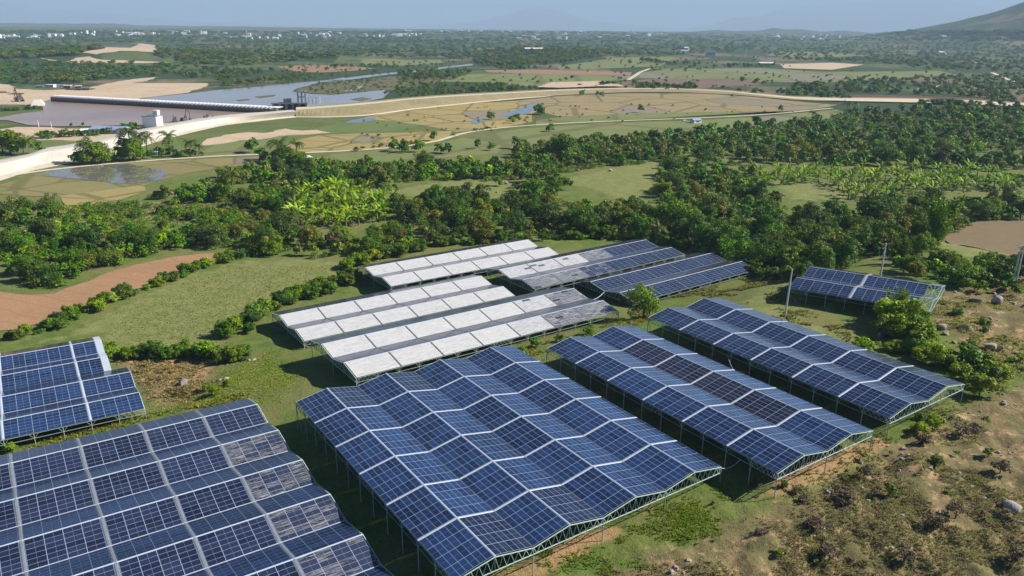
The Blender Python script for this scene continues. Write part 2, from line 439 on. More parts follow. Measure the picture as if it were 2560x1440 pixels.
hgt = b.math('ADD', n_fin, b.math('MULTIPLY', b.noise(P, 5.0, 3, .7), .6))
b.bsdf(out, c, .95, .1, 0, b.bump(hgt, .8, .25))
gme = mesh_np('ground', np.stack([gx, gy, gz], 1), quads, gm, np.stack([wd, wm, wb], 1).astype(np.float32), smooth=True)
fa = gme.attributes.new('far', 'FLOAT', 'POINT'); fa.data.foreach_set('value', far.astype(np.float32))
tag(link(bpy.data.objects.new('ground', gme)), kind='structure')

# sheets that lie on the ground: fields, paddies, water, roads
import bmesh
def sheet(name, pts, material, lift, cell=None, kind='structure', ragged=0.0, z=None):
    "a polygon on the ground, world points, draped"
    pts = [np.array(p) for p in pts]
    P2 = []
    for i, p in enumerate(pts):
        q = pts[(i+1) % len(pts)]; d = np.linalg.norm((q-p)[:2]); n = max(1, int(d/(ragged*3))) if ragged else 1
        for t in range(n):
            r = p+(q-p)*t/n
            if ragged and t: r = r+np.array([random.uniform(-1, 1), random.uniform(-1, 1), 0])*ragged
            P2.append(r)
    bm = bmesh.new(); vs_ = [bm.verts.new((p[0], p[1], 0)) for p in P2]
    f = bm.faces.new(vs_)
    if f.normal.z < 0: f.normal_flip()
    bmesh.ops.triangulate(bm, faces=bm.faces[:])
    if cell:
        X = [p[0] for p in P2]; Y = [p[1] for p in P2]
        for ax, lo, hi in ((0, min(X), max(X)), (1, min(Y), max(Y))):
            for t in np.arange(lo+cell*.5, hi, cell):
                co = (t, 0, 0) if ax == 0 else (0, t, 0); no = (1, 0, 0) if ax == 0 else (0, 1, 0)
                bmesh.ops.bisect_plane(bm, geom=bm.verts[:]+bm.edges[:]+bm.faces[:], plane_co=co, plane_no=no)
    xs = np.array([v.co.x for v in bm.verts]); ys = np.array([v.co.y for v in bm.verts])
    zs = np.full(len(xs), z) if z is not None else T0(xs, ys)+lift
    for v, zz in zip(bm.verts, zs): v.co.z = zz
    bmesh.ops.recalc_face_normals(bm, faces=bm.faces[:])
    if sum(f.normal.z*f.calc_area() for f in bm.faces) < 0: bmesh.ops.reverse_faces(bm, faces=bm.faces[:])
    me = bpy.data.meshes.new(name); bm.to_mesh(me); bm.free(); me.materials.append(material)
    return tag(link(bpy.data.objects.new(name, me)), kind=kind)
def field(name, poly, material, lift=.08, cell=40, ragged=0.0):
    return sheet(name, px(poly), material, lift, cell, ragged=ragged)
def road(name, poly, width, material, lift=.12):
    C_ = [at(u, v) for u, v in poly]; Q = []
    for i in range(len(C_)-1):
        n = max(2, int(np.linalg.norm(C_[i+1]-C_[i])/12))
        Q += [C_[i]+(C_[i+1]-C_[i])*t/n for t in range(n)]
    Q.append(C_[-1]); Q = np.array(Q)
    for _ in range(3): Q[1:-1] = (Q[:-2]+2*Q[1:-1]+Q[2:])/4
    D = np.gradient(Q, axis=0); D /= np.linalg.norm(D[:, :2], axis=1)[:, None]; N = np.stack([-D[:, 1], D[:, 0], 0*D[:, 0]], 1)
    wv = width*(.9+.25*np.random.default_rng(3).random(len(Q)))[:, None]/2
    V = np.concatenate([Q+N*wv, Q-N*wv]); V[:, 2] = T0(V[:, 0], V[:, 1])+lift; n = len(Q)
    Fq = np.array([(i+n, i+n+1, i+1, i) for i in range(n-1)])
    return tag(link(bpy.data.objects.new(name, mesh_np(name, V, Fq, material))), kind='structure')

def field_mat(name, c1, c2, sc1=.05, stripes=None, c3=None, plots=0, plot_col=(.2, .2, .1)):
    m, nt, out = mat(name); b = NB(nt); P = b.n('NewGeometry').outputs['Position']
    n1, n2 = b.noise(P, sc1, 4, .65), b.noise(P, sc1*9, 3, .6)
    c = b.mix(b.ramp(n1, .35, .65), c1, c2)
    c = b.mix(b.math('MULTIPLY', b.ramp(n2, .45, .7), .5), c, c3 or tuple(x*.75 for x in c1))
    n3 = b.noise(P, sc1*30, 3, .7); c = b.mix(b.math('MULTIPLY', b.ramp(n3, .42, .72), .55), c, tuple(x*.62 for x in c2))
    if plots:
        vv = b.n('TexVoronoi', feature='F1'); b.l(b.scale(P, (1.0, .62, 0)), vv.inputs['Vector']); vv.inputs['Scale'].default_value = plots
        ve = b.n('TexVoronoi', feature='DISTANCE_TO_EDGE'); b.l(b.scale(P, (1.0, .62, 0)), ve.inputs['Vector']); ve.inputs['Scale'].default_value = plots
        vs3 = b.n('SeparateColor'); b.l(vv.outputs['Color'], vs3.inputs[0])
        c = b.mix(b.math('MULTIPLY', vs3.outputs[0], .42), c, plot_col); c = b.mix(b.math('MULTIPLY', b.ramp(vs3.outputs[1], .90, .93), .7), c, (.21, .19, .16))
        c = b.mix(b.math('SUBTRACT', .75, b.ramp(ve.outputs['Distance'], .012, .05)), c, (.13, .125, .05))
    if stripes:
        ang, per, col = stripes
        mp = b.n('Mapping'); mp.inputs['Rotation'].default_value[2] = R(ang); b.l(P, mp.inputs['Vector'])
        s_ = b.n('SeparateXYZ'); b.l(mp.outputs[0], s_.inputs[0])
        yy = b.math('ADD', s_.outputs[1], b.math('MULTIPLY', b.noise(P, .03, 2), 14.0))
        fr = b.math('ABSOLUTE', b.math('SUBTRACT', b.math('FRACT', b.math('DIVIDE', yy, per)), .5))
        c = b.mix(b.math('MULTIPLY', b.ramp(fr, .42, .49), .65), c, col)
    b.bsdf(out, c, .95, .1); return m
F_GOLD = field_mat('ripe_paddy', (.41, .30, .115), (.34, .265, .11), .03, (12, 34, (.16, .14, .06)), (.40, .30, .12), .022, (.22, .215, .085))
F_TAN = field_mat('cut_paddy', (.33, .25, .125), (.28, .225, .125), .02, (-4, 40, (.15, .13, .065)), None, .016, (.32, .25, .12))
F_GREEN = field_mat('green_field', (.150, .195, .058), (.205, .220, .088), .03, None, (.115, .16, .048), .009, (.20, .19, .085))
F_LUSH = field_mat('lush_field', (.115, .175, .045), (.165, .185, .07), .04)
F_RED = field_mat('ploughed_red', (.33, .20, .12), (.29, .18, .11), .02)
F_PURPLE = field_mat('ploughed_brown', (.20, .14, .105), (.165, .12, .09), .02)
F_DARK = field_mat('ploughed_dark', (.13, .085, .06), (.11, .075, .055), .03)
F_SAND = field_mat('river_sand', (.56, .43, .29), (.48, .36, .24), .02, None, (.62, .50, .36))
F_DIRT = field_mat('bare_dirt_track', (.37, .215, .115), (.32, .19, .105), .06, (24, 7, (.28, .165, .09)), (.41, .25, .14))
F_MUD = field_mat('river_mud', (.145, .130, .075), (.115, .125, .05), .04)
F_ROAD = simple('pale_dust_road', (.58, .50, .36), .95, .1, .2, .2)
F_PALE = field_mat('pale_sand', (.60, .53, .42), (.52, .45, .34), .03, None, (.66, .60, .50))
F_CONC = simple('pale_concrete', (.56, .51, .43), .85, .2, .13, .12)
F_CREST = field_mat('packed_sand', (.50, .40, .27), (.42, .34, .22), .03, None, (.56, .46, .32))
F_TANSLOPE = field_mat('dyke_earth', (.33, .265, .145), (.24, .215, .105), .04, None, (.40, .31, .19))
def water_mat(name, col, rough=.06, weeds=None, spec=.5):
    m, nt, out = mat(name); b = NB(nt); P = b.n('NewGeometry').outputs['Position']
    nz = b.noise(b.scale(P, (.7, 1.6, 1)), .35, 3, .6); c = b.mix(b.ramp(b.noise(P, .012, 4, .6), .35, .7), col, tuple(x*.8 for x in col)); r = rough
    if weeds:
        k = b.ramp(b.noise(P, .10, 5, .75), .46, .60); k2 = b.ramp(b.noise(P, 1.1, 4, .7), .5, .6)
        k = b.math('MULTIPLY', k, k2); c = b.mix(k, c, weeds); r = b.math('ADD', rough, b.math('MULTIPLY', k, .8))
    b.bsdf(out, c, r, spec, 0, b.bump(nz, .12, .15)); return m
W_MUDDY = water_mat('muddy_water', (.32, .225, .170), .25, spec=.2)
W_UP = water_mat('river_water', (.27, .225, .19), .12, spec=.35)
W_POND = water_mat('flooded_paddy', (.17, .16, .13), .03, (.30, .28, .11), spec=.8)
W_POOL = water_mat('shallow_pool', (.15, .135, .11), .05)

field('dirt_field', [(-60, 720), (20, 733), (70, 738), (135, 735), (250, 690), (340, 662), (440, 642), (520, 634), (585, 634), (596, 645), (530, 655), (420, 694), (340, 724), (260, 754), (180, 786), (100, 808), (30, 826), (-60, 830)], F_DIRT, .14, 5, .8)
field('dirt_clearing', [(2375, 575), (2440, 556), (2560, 548), (2650, 552), (2650, 640), (2540, 640), (2420, 618), (2360, 600)], field_mat('stony_soil', (.225, .165, .098), (.19, .15, .08), .3), .4, 5)
field('green_field', [(820, 388), (960, 376), (1080, 365), (1150, 345), (1300, 322), (1500, 308), (1720, 302), (1900, 292), (2090, 274), (2130, 285), (1950, 320), (1700, 345), (1400, 360), (1280, 380), (1160, 390), (1000, 402), (870, 408)], F_GREEN, .06, 30)
field('green_field', [(1340, 300), (1450, 288), (1640, 282), (1780, 278), (1950, 283), (1990, 276), (2050, 272), (1900, 287), (1600, 298), (1420, 308), (1340, 316)], F_GREEN, .10, 30)
field('green_field', [(700, 345), (800, 318), (905, 296), (1000, 300), (1060, 312), (1000, 328), (880, 330), (760, 340)], F_LUSH, .09, 30)
field('green_field', [(470, 395), (560, 352), (660, 330), (720, 340), (640, 372), (600, 388)], F_GREEN, .09, 20)
field('green_field', [(95, 347), (150, 343), (215, 351), (245, 351), (170, 367), (108, 372), (80, 387), (20, 402), (-40, 408), (-40, 385), (40, 378), (75, 366)], F_LUSH, .12, 20, 1)
field('golden_paddy', [(900, 296), (1000, 276), (1130, 262), (1290, 252), (1370, 262), (1330, 285), (1330, 305), (1240, 322), (1140, 330), (1050, 312), (980, 304)], F_GOLD, .12, 30)
field('golden_paddy', [(690, 378), (740, 352), (800, 338), (900, 334), (1000, 332), (1130, 328), (1120, 345), (1060, 358), (930, 372), (800, 380)], F_GOLD, .13, 30)
field('golden_paddy', [(150, 490), (250, 478), (360, 462), (365, 478), (300, 500), (200, 515), (160, 512)], F_GOLD, .13, 20)
field('cut_paddy', [(1290, 252), (1400, 240), (1560, 233), (1760, 234), (1880, 242), (1990, 254), (2095, 262), (2060, 270), (1960, 279), (1720, 281), (1500, 287), (1400, 292), (1350, 280), (1370, 262)], F_TAN, .11, 40)
field('sand_bank', [(498, 364), (516, 348), (560, 338), (620, 331), (660, 333), (715, 322), (755, 327), (790, 325), (828, 332), (770, 337), (700, 340), (650, 349), (600, 351), (560, 359), (520, 364)], F_SAND, .15, 20, 2.5)
field('sand_bank', [(-40, 205), (25, 212), (40, 222), (110, 226), (210, 222), (290, 205), (330, 198), (400, 192), (370, 202), (330, 208), (520, 208), (516, 216), (470, 232), (400, 240), (320, 250), (140, 247), (108, 256), (106, 268), (60, 262), (-40, 262)], F_SAND, .2, 30, 3)
field('sand_bank', [(-40, 330), (40, 318), (120, 318), (170, 322), (340, 318), (420, 306), (520, 296), (640, 286), (690, 284), (690, 292), (560, 300), (430, 318), (330, 340), (220, 352), (30, 350)], F_SAND, .16, 25, 2)
field('sand_hill', [(205, 132), (262, 122), (350, 109), (388, 113), (386, 131), (300, 128), (240, 137)], F_SAND, .8, 60, 5)
field('sand_hill', [(100, 145), (160, 156), (190, 145), (225, 142), (265, 151), (440, 157), (330, 159), (170, 159)], F_SAND, .8, 60, 5)
field('red_field', [(690, 167), (760, 163), (880, 165), (935, 172), (880, 178), (800, 182), (745, 180)], F_RED, .4, 60)
field('far_green_field', [(905, 146), (1100, 149), (1110, 158), (1000, 165), (900, 162)], F_GREEN, .4, 60)
field('far_green_field', [(1120, 186), (1300, 184), (1590, 190), (1560, 200), (1420, 222), (1330, 218), (1200, 206), (1100, 205)], F_GREEN, .4, 50)
field('far_green_field', [(1390, 166), (1520, 146), (1690, 142), (1650, 166), (1400, 176)], F_GREEN, .4, 60)
field('far_green_field', [(1590, 182), (1700, 172), (1900, 170), (2050, 180), (2350, 178), (2400, 188), (2060, 207), (1880, 205), (1600, 195)], F_GREEN, .4, 60)
field('far_green_field', [(1960, 128), (2100, 133), (2170, 140), (2000, 146), (1910, 138)], F_GREEN, .5, 80)
field('red_field', [(1210, 176), (1330, 174), (1580, 181), (1575, 189), (1350, 186), (1220, 182)], F_RED, .5, 60)
field('brown_field', [(1540, 206), (1640, 197), (1880, 196), (1900, 213), (1720, 223), (1540, 220)], F_PURPLE, .45, 50)
field('tan_field', [(1950, 161), (2080, 157), (2160, 162), (2080, 175), (1960, 171)], F_SAND, .5, 60)
field('brown_field', [(2090, 237), (2200, 238), (2480, 246), (2510, 252), (2100, 247)], F_DARK, .3, 40)
ZW = -4.0
sheet('reservoir_water', [atz(u, v, ZW) for u, v in [(-60, 300), (10, 293), (60, 284), (108, 278), (106, 256), (137, 246), (690, 276), (690, 285), (560, 295), (440, 306), (366, 313), (250, 316), (140, 317), (70, 314), (20, 302)]], W_MUDDY, 0, z=ZW+.45)
sheet('river_water', [atz(u, v, ZW) for u, v in [(330, 252), (400, 242), (470, 235), (560, 224), (640, 218), (740, 208), (820, 201), (870, 192), (900, 189), (862, 203), (806, 206), (742, 222), (730, 230), (780, 236), (830, 238), (900, 232), (960, 226), (975, 232), (960, 246), (880, 262), (780, 268), (690, 272), (560, 262), (420, 255)]], W_UP, 0, z=ZW+.5)
field('river_water', [(815, 203), (900, 191), (960, 184), (1040, 177), (1110, 168), (1180, 160), (1200, 158), (1190, 163), (1120, 171), (1040, 181), (960, 189), (880, 200)], W_UP, .7, 60)
sheet('river_water', [atz(u, v, ZW) for u, v in [(860, 229), (885, 220), (908, 214), (900, 222), (880, 229)]], W_UP, 0, z=ZW+.6)
field('river_mud', [(735, 224), (800, 208), (880, 202), (1000, 190), (1100, 178), (1130, 200), (1060, 215), (980, 226), (900, 230), (830, 236), (770, 233)], F_MUD, .3, 40, 2)
field('river_mud', [(590, 252), (620, 248), (625, 251), (600, 254)], F_MUD, .65, None)
field('river_mud', [(635, 243), (690, 238), (685, 242), (650, 246)], F_MUD, .65, None)
field('river_mud', [(875, 250), (905, 244), (930, 248), (905, 254)], F_MUD, .65, None)
sheet('flooded_paddy', px([(100, 436), (180, 418), (280, 410), (330, 412), (400, 424), (420, 436), (400, 452), (330, 461), (250, 455), (170, 446)]), W_POND, .2, None, ragged=1.5)
field('wet_paddy', [(-40, 480), (0, 462), (90, 436), (170, 418), (280, 408), (420, 402), (560, 395), (640, 392), (700, 398), (640, 410), (560, 420), (470, 432), (420, 446), (360, 464), (250, 480), (150, 492), (60, 490)], field_mat('wet_stubble', (.20, .19, .075), (.25, .20, .085), .06, (20, 30, (.12, .12, .05)), (.15, .16, .07), .03, (.30, .26, .12)), .11, 20)
sheet('shallow_pool', px([(1178, 303), (1200, 296), (1210, 300), (1195, 310), (1180, 311)]), W_POOL, .2)
sheet('shallow_pool', px([(1250, 290), (1290, 274), (1345, 256), (1352, 264), (1320, 285), (1275, 294)]), W_POOL, .22)
sheet('shallow_pool', px([(860, 306), (900, 296), (940, 294), (935, 302), (890, 309)]), W_POOL, .22)
road('dirt_road', [(-40, 452), (60, 432), (180, 418), (330, 405), (480, 394), (600, 388), (700, 385), (800, 381), (940, 374), (1040, 364), (1105, 352), (1130, 341), (1160, 332), (1240, 321), (1330, 313), (1420, 308), (1560, 302), (1730, 296), (1850, 291), (1960, 283), (2080, 271)], 4.2, F_ROAD, .25)
road('dirt_road', [(1570, 201), (1585, 192), (1600, 181), (1625, 172)], 7, F_ROAD, .7)
road('dirt_road', [(2480, 182), (2520, 200), (2560, 210)], 8, F_ROAD, .7)
road('dirt_road', [(2295, 224), (2330, 219), (2360, 214)], 7, F_ROAD, .7)
road('dirt_road', [(2380, 164), (2410, 160), (2450, 156)], 8, F_ROAD, .8)

# embankment: a crest polyline with sloping faces
def embank(name, rows, mats):
    "rows: polylines of equal length as (u, v, height over the plain); a skin is stretched over them"
    Q = []
    for row in rows:
        P_ = [atz(u, v, -4+h) for u, v, h in row]; q = []
        for i in range(len(P_)-1):
            q += [P_[i]+(P_[i+1]-P_[i])*t/6 for t in range(6)]
        q.append(P_[-1]); q = np.array(q)
        for _ in range(4): q[1:-1] = (q[:-2]+2*q[1:-1]+q[2:])/4
        Q.append(q)
    n = len(Q[0]); V = np.concatenate(Q); F_, mi = [], []
    for r in range(len(Q)-1):
        for i in range(n-1): F_.append((r*n+i, r*n+i+1, (r+1)*n+i+1, (r+1)*n+i)); mi.append(r)
    me = mesh_np(name, V, np.array(F_)[:, ::-1], None)
    for m_ in mats: me.materials.append(m_)
    me.polygons.foreach_set('material_index', np.array(mi, np.int32))
    return tag(link(bpy.data.objects.new(name, me)), kind='structure')
U_ = [(-60, 414, 420, 470), (0, 403, 409, 452), (75, 388, 393, 428), (105, 374, 381, 422), (169, 366, 371, 409), (240, 352, 357, 398), (315, 337, 341, 380), (356, 325, 330, 366), (403, 316, 320, 351), (480, 302, 306, 331), (560, 291, 294, 313), (640, 284, 288, 304), (700, 279, 282, 297), (745, 275, 278, 293)]
embank('concrete_embankment', [[(u, a-4, 0) for u, a, b_, c_ in U_], [(u, a, 5) for u, a, b_, c_ in U_], [(u, b_, 5) for u, a, b_, c_ in U_], [(u, c_-(c_-b_)*.28, .9) for u, a, b_, c_ in U_], [(u, c_, .1) for u, a, b_, c_ in U_]], [F_CONC, F_CONC, F_CONC, F_PALE])
U_ = [(740, 268, 274, 293), (800, 266, 270, 294), (900, 258, 262, 291), (960, 252, 256, 284), (1020, 246, 249, 275), (1130, 238, 241, 263), (1270, 231, 233, 249), (1400, 224, 226, 239), (1560, 220, 221.4, 231), (1700, 221, 222.4, 231), (1830, 228, 229.5, 237), (1900, 235, 238, 243), (1990, 243, 247, 251), (2100, 245, 252, 254), (2300, 247, 256, 257), (2450, 252, 261, 263), (2620, 260, 269, 271)]
HT_ = lambda u: 6 if u < 1130 else max(1.4, 6-(u-1130)*.008)
embank('earth_embankment', [[(u, a-3, 0) for u, a, b_, c_ in U_], [(u, a, HT_(u)) for u, a, b_, c_ in U_], [(u, b_, HT_(u)) for u, a, b_, c_ in U_], [(u, c_-(2.5 if u < 1300 else 1.0), .8) for u, a, b_, c_ in U_], [(u, c_, .15) for u, a, b_, c_ in U_]], [F_TANSLOPE, F_ROAD, F_TANSLOPE, F_ROAD])
field('sand_bank', [(1345, 224), (1375, 212), (1440, 210), (1500, 208), (1540, 214), (1560, 222), (1500, 222), (1400, 226)], F_SAND, 3.5, 40, 2)

# ------------------------------------------------------------------ solar roofs
def obj_in(name, me, root, Mw=None):
    o = bpy.data.objects.new(name, me); o.parent = root
    if Mw is not None:
        Mw = Mw.copy(); Mw.translation = Mw.translation-Vector(wloc(root)); o.matrix_basis = Mw
    return link(o)
def section_mesh(name, ln, S, nm, nv, material):
    t = .045
    V = [(0, 0, 0), (ln, 0, 0), (ln, S, 0), (0, S, 0), (0, 0, t), (ln, 0, t), (ln, S, t), (0, S, t)]
    Fq = np.array([(4, 5, 6, 7), (3, 2, 1, 0), (0, 1, 5, 4), (1, 2, 6, 5), (2, 3, 7, 6), (3, 0, 4, 7)])
    uv = []
    for q in Fq:
        for i in q: uv.append((V[i][0]/ln*nm, V[i][1]/S*nv))
    uv = np.array(uv); uv[4:] = (.5, .0)
    me = mesh_np(name, V, Fq, material, uv=uv); me.materials.append(M_UNDER)
    me.polygons.foreach_set('material_index', np.array([0, 1, 1, 1, 1, 1], np.int32))
    return me
def solar_array(key, label, bays, k0, k1, nm, gut, mat_of, gut_mat, cap_mat, val_mat, group=None, j_ends=None, skip=None, gut_ends=(True, True)):
    """bays: list of (j0, j1, modules); k0..k1 lines of the roof; mat_of(k, bay index) gives the panel glass"""
    P, e1, e2, h, hw, L = frame(key)
    ja, jb = bays[0][0], bays[-1][1]
    if j_ends: ja, jb = j_ends
    base = rp(key, k0, ja); base[2] = T0(base[0:1], base[1:2])[0]
    root = tag(empty('solar_array', base), label, 'solar array', group or 'solar arrays on steel frames')
    cache = {}
    def place(name, k, j0, off0, j1, off1, up, me_fn, y0=0., y1=1.):
        a = rp(key, k, j0)+e1*off0; bnd = rp(key, k, j1)+e1*off1
        a2 = rp(key, k+1, j0)+e1*off0
        Y = a2-a; S = np.linalg.norm(Y); Y /= S; X = e1.copy(); N = np.cross(X, Y); o = a+Y*S*y0
        if N[2] < 0: N = -N; X = -X; o = bnd+Y*S*y0
        ln = np.linalg.norm(bnd-a); me = me_fn(ln, S*(y1-y0)); o = o+N*up
        Mw = Matrix(((X[0], Y[0], N[0], o[0]), (X[1], Y[1], N[1], o[1]), (X[2], Y[2], N[2], o[2]), (0, 0, 0, 1)))
        return obj_in(name, me, root, Mw)
    for k in range(k0, k1):
        for bi, (j0, j1, n) in enumerate(bays):
            if skip and skip(k, bi): continue
            mt = mat_of(k, bi)
            def fn(ln, S):
                kk = (round(ln, 2), round(S, 2), mt.name)
                if kk not in cache: cache[kk] = section_mesh('panel_section', ln, S, n, 6, mt)
                return cache[kk]
            place('panel_section', k, j0, gut/2 if bi or gut_ends[0] else .05, j1, -gut/2 if bi < len(bays)-1 or gut_ends[1] else -.05, .06, fn, .022 if k % 2 else .012, .985)
        js = [b_[1] for b_ in bays[:-1]]
        for j in js:
            def gf(ln, S):
                kk = ('g', round(S, 2))
                if kk not in cache:
                    q = MB(); w2 = gut*.86
                    q.add([(gut*.07, 0, 0), (gut*.07+w2, 0, 0), (gut*.07+w2, S, 0), (gut*.07, S, 0), (gut*.3, 0, .06), (gut*.7, 0, .06), (gut*.7, S, .06), (gut*.3, S, .06)],
                          [(3, 2, 1, 0), (4, 5, 6, 7), (0, 1, 5, 4), (1, 2, 6, 5), (2, 3, 7, 6), (3, 0, 4, 7)])
                    cache[kk] = mesh_np('gutter_strip', np.array(q.V), q.F, gut_mat)
                return cache[kk]
            place('gutter_strip', k, j, -gut/2, j, gut/2, .07, gf)
    up = np.array([0, 0, 1.])
    for k in range(k0, k1+1):
        q = MB()
        if k % 2:
            d = .18
            A = [rp(key, k-d/abs(hw), ja, .10), rp(key, k, ja, .15), rp(key, k+d/abs(hw), ja, .10)]
            Bq = [rp(key, k-d/abs(hw), jb, .10), rp(key, k, jb, .15), rp(key, k+d/abs(hw), jb, .10)]
            V = A+Bq+[p-up*.04 for p in A]+[p-up*.04 for p in Bq]
            q.add(V, [(0, 1, 4, 3), (1, 2, 5, 4), (9, 10, 7, 6), (10, 11, 8, 7), (0, 3, 9, 6), (2, 8, 11, 5), (0, 6, 7, 1), (1, 7, 8, 2), (3, 4, 10, 9), (4, 5, 11, 10)])
            q.put('ridge_cap', cap_mat, root)
        elif k0 < k < k1:
            d = .10 if val_mat is not M_CAPD else .06
            A = [rp(key, k-d/abs(hw), ja, .13), rp(key, k+d/abs(hw), ja, .13)]; Bq = [rp(key, k-d/abs(hw), jb, .13), rp(key, k+d/abs(hw), jb, .13)]
            V = A+Bq+[p-up*.12 for p in A+Bq]
            q.add(V, [(0, 1, 3, 2), (6, 7, 5, 4), (0, 2, 6, 4), (1, 5, 7, 3), (0, 4, 5, 1), (2, 3, 7, 6)])
            q.put('valley_gutter', val_mat, root)
    # end trusses
    for s in range(k0, k1, 2):
        for j in (ja, jb):
            q = MB(); nw = 10; top = []; bot = []
            for i in range(nw+1):
                t = i/nw; k = s+2*t; a = rp(key, k, j, -.04); e = (rp(key, s, j)*(1-t)+rp(key, s+2, j)*t); e[2] -= 1.0
                top.append(a); bot.append(e)
            for i in range(nw):
                q.bar(top[i], top[i+1], .07); q.bar(bot[i], bot[i+1], .07)
                m_ = (bot[i]+bot[i+1])/2
                q.bar(top[i], m_, .042); q.bar(m_, top[i+1], .042)
            for i in (0, 5, 10): q.bar(top[i], bot[i], .045)
            q.put('roof_truss', M_TRUSS, root)
    # posts, braces and side rails
    nb = max(2, int(round((jb-ja)*2*(L/9.8)))); js = np.linspace(ja, jb, nb+1)
    for k in range(k0, k1+1, 2):
        rail = k in (k0, k1); rq = MB()
        for i, j in enumerate(js):
            t_ = rp(key, k, j, -.06); g_ = Tg(t_[0], t_[1])[0]-.1
            f_ = t_.copy(); f_[2] = min(g_, t_[2]-1.8)
            q = MB(); q.bar(f_, t_, .075, n=6); q.put('post', M_STEEL, root)
            if rail:
                for sg in (-1, 1):
                    if (i == 0 and sg < 0) or (i == nb and sg > 0): continue
                    q_ = t_+e1*sg*.75; rq.bar(t_-up*1.0, q_, .04)
        for i, sg in ((0, 1), (nb, -1)):
            t_ = rp(key, k, js[i], -1.0); f_ = t_+e1*sg*2.4; f_[2] = Tg(f_[0], f_[1])[0]-.05
            q = MB(); q.bar(f_, t_-up*.1, .045); q.put('brace', M_STEEL, root)
        if rail:
            A, Bq = rp(key, k, ja, -1.0), rp(key, k, jb, -1.0)
            for i in range(nb): rq.bar(rp(key, k, js[i], -1.0), rp(key, k, js[i+1], -1.0), .05); rq.bar(rp(key, k, js[i], -.04), rp(key, k, js[i+1], -.04), .05)
            segs = [0, nb-1] + ([nb//2] if nb > 8 else [])
            for sgm in segs:
                for t in range(5):
                    a_ = js[sgm]+(js[sgm+1]-js[sgm])*t/5; c_ = js[sgm]+(js[sgm+1]-js[sgm])*(t+.5)/5; b_ = js[sgm]+(js[sgm+1]-js[sgm])*(t+1)/5
                    rq.bar(rp(key, k, a_, -.04), rp(key, k, c_, -1.0), .035); rq.bar(rp(key, k, c_, -1.0), rp(key, k, b_, -.04), .035)
            rq.put('side_rail', M_STEEL, root)
    return root
def bays_n(a, b_, n): return [(i, i+1, n) for i in range(a, b_)]

solar_array('C', 'largest blue solar roof, four folded ridges with white strips, in front of the white roofs', bays_n(0, 6, 4), 0, 8, 4, .44,
            lambda k, b: M_SLATE if (k in (1, 3) and b in (5, 0)) else M_BLUE, M_CAP, M_CAP, M_CAPD)
def d_mat(k, b): return M_BROWN if (k == 2 and b in (1, 2, 3, 4)) else M_BLUE
solar_array('D', 'two-ridged blue solar roof with a row of brown panels, between two other blue roofs', bays_n(0, 6, 4), 0, 4, 4, .42, d_mat, M_CAP, M_CAP, M_CAPD)
solar_array('E', 'two-ridged indigo solar roof beside the boulders and bright bamboo, uphill of all blue roofs', bays_n(0, 6, 4), 0, 4, 4, .42, lambda k, b: M_INDIGO, M_CAP, M_CAP, M_CAPD)
def g_mat(k, b): return M_GREY if k % 2 == 0 else (M_STREAK if b == 6 or (b == 5 and k == 3) else M_WHITE2 if b == 5 or (k == 3 and b == 4) else M_WHITE)  # near slopes take the painted sheen, far slopes plain grey glass
solar_array('G2', 'white sheen-painted solar roof with seven bays, next to the largest blue roof', bays_n(0, 7, 4), 0, 4, 4, .42, g_mat, M_CAPD, M_CAP, M_CAPG)
solar_array('G1', 'white sheen-painted solar roof with six bays, between two other white roofs', bays_n(0, 6, 4), 0, 4, 4, .42, lambda k, b: M_GREY if k % 2 == 0 else M_WHITE, M_CAPD, M_CAP, M_CAPG)
solar_array('F', 'white sheen-painted solar roof standing against the wood, smallest looking of the white roofs', bays_n(0, 6, 4), 0, 4, 4, .42, lambda k, b: M_GREY if k % 2 == 0 else M_WHITE, M_CAPD, M_CAP, M_CAPG)
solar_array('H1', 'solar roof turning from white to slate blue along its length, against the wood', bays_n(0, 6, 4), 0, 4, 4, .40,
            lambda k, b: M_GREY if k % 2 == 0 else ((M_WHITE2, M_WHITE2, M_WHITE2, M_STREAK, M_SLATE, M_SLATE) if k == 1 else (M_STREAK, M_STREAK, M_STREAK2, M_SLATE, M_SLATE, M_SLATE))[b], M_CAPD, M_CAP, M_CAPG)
solar_array('H2', 'slate blue solar roof behind the round tree and the dark tarpaulin', bays_n(0, 5, 5), 0, 4, 5, .30, lambda k, b: M_GREY if k % 2 == 0 else M_SLATE, M_CAPG, M_CAP, M_CAPG)
solar_array('I', 'small indigo solar roof with an unfinished open end, beside the pale concrete post', [(0, 1, 6), (1, 2, 6)], 0, 4, 6, .80, lambda k, b: M_GREY if k % 2 == 0 else M_INDIGO, M_CAPM, M_CAP, M_CAPG, j_ends=(0, 2.2), skip=None, gut_ends=(False, False))
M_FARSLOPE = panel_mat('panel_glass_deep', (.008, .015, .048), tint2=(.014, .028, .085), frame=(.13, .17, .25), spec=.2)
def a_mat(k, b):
    if k % 2: return M_STREAK2 if (b == 5 and k >= 3) else M_SLATE  # end bay near slopes carry the painted silver glint
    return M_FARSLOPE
solar_array('A', 'huge slate solar roof of many ridges with grey strips, its far edge sheen-painted silver', bays_n(-2, 4, 4), 0, 16, 4, .62, a_mat, M_CAPG, M_CAP, M_CAP)
solar_array('B', 'blue two-ridged solar roof ending in plain white corrugated sheets, beside the straw hummock', [(-2, -1, 6), (-1, 0, 6), (0, .345, 2)], 0, 4, 6, .55, lambda k, b: M_GREY if k == 0 else M_FARSLOPE if k % 2 == 0 else M_BLUE, M_CAP, M_CAP, M_CAP, j_ends=(-2, .445), gut_ends=(True, False))
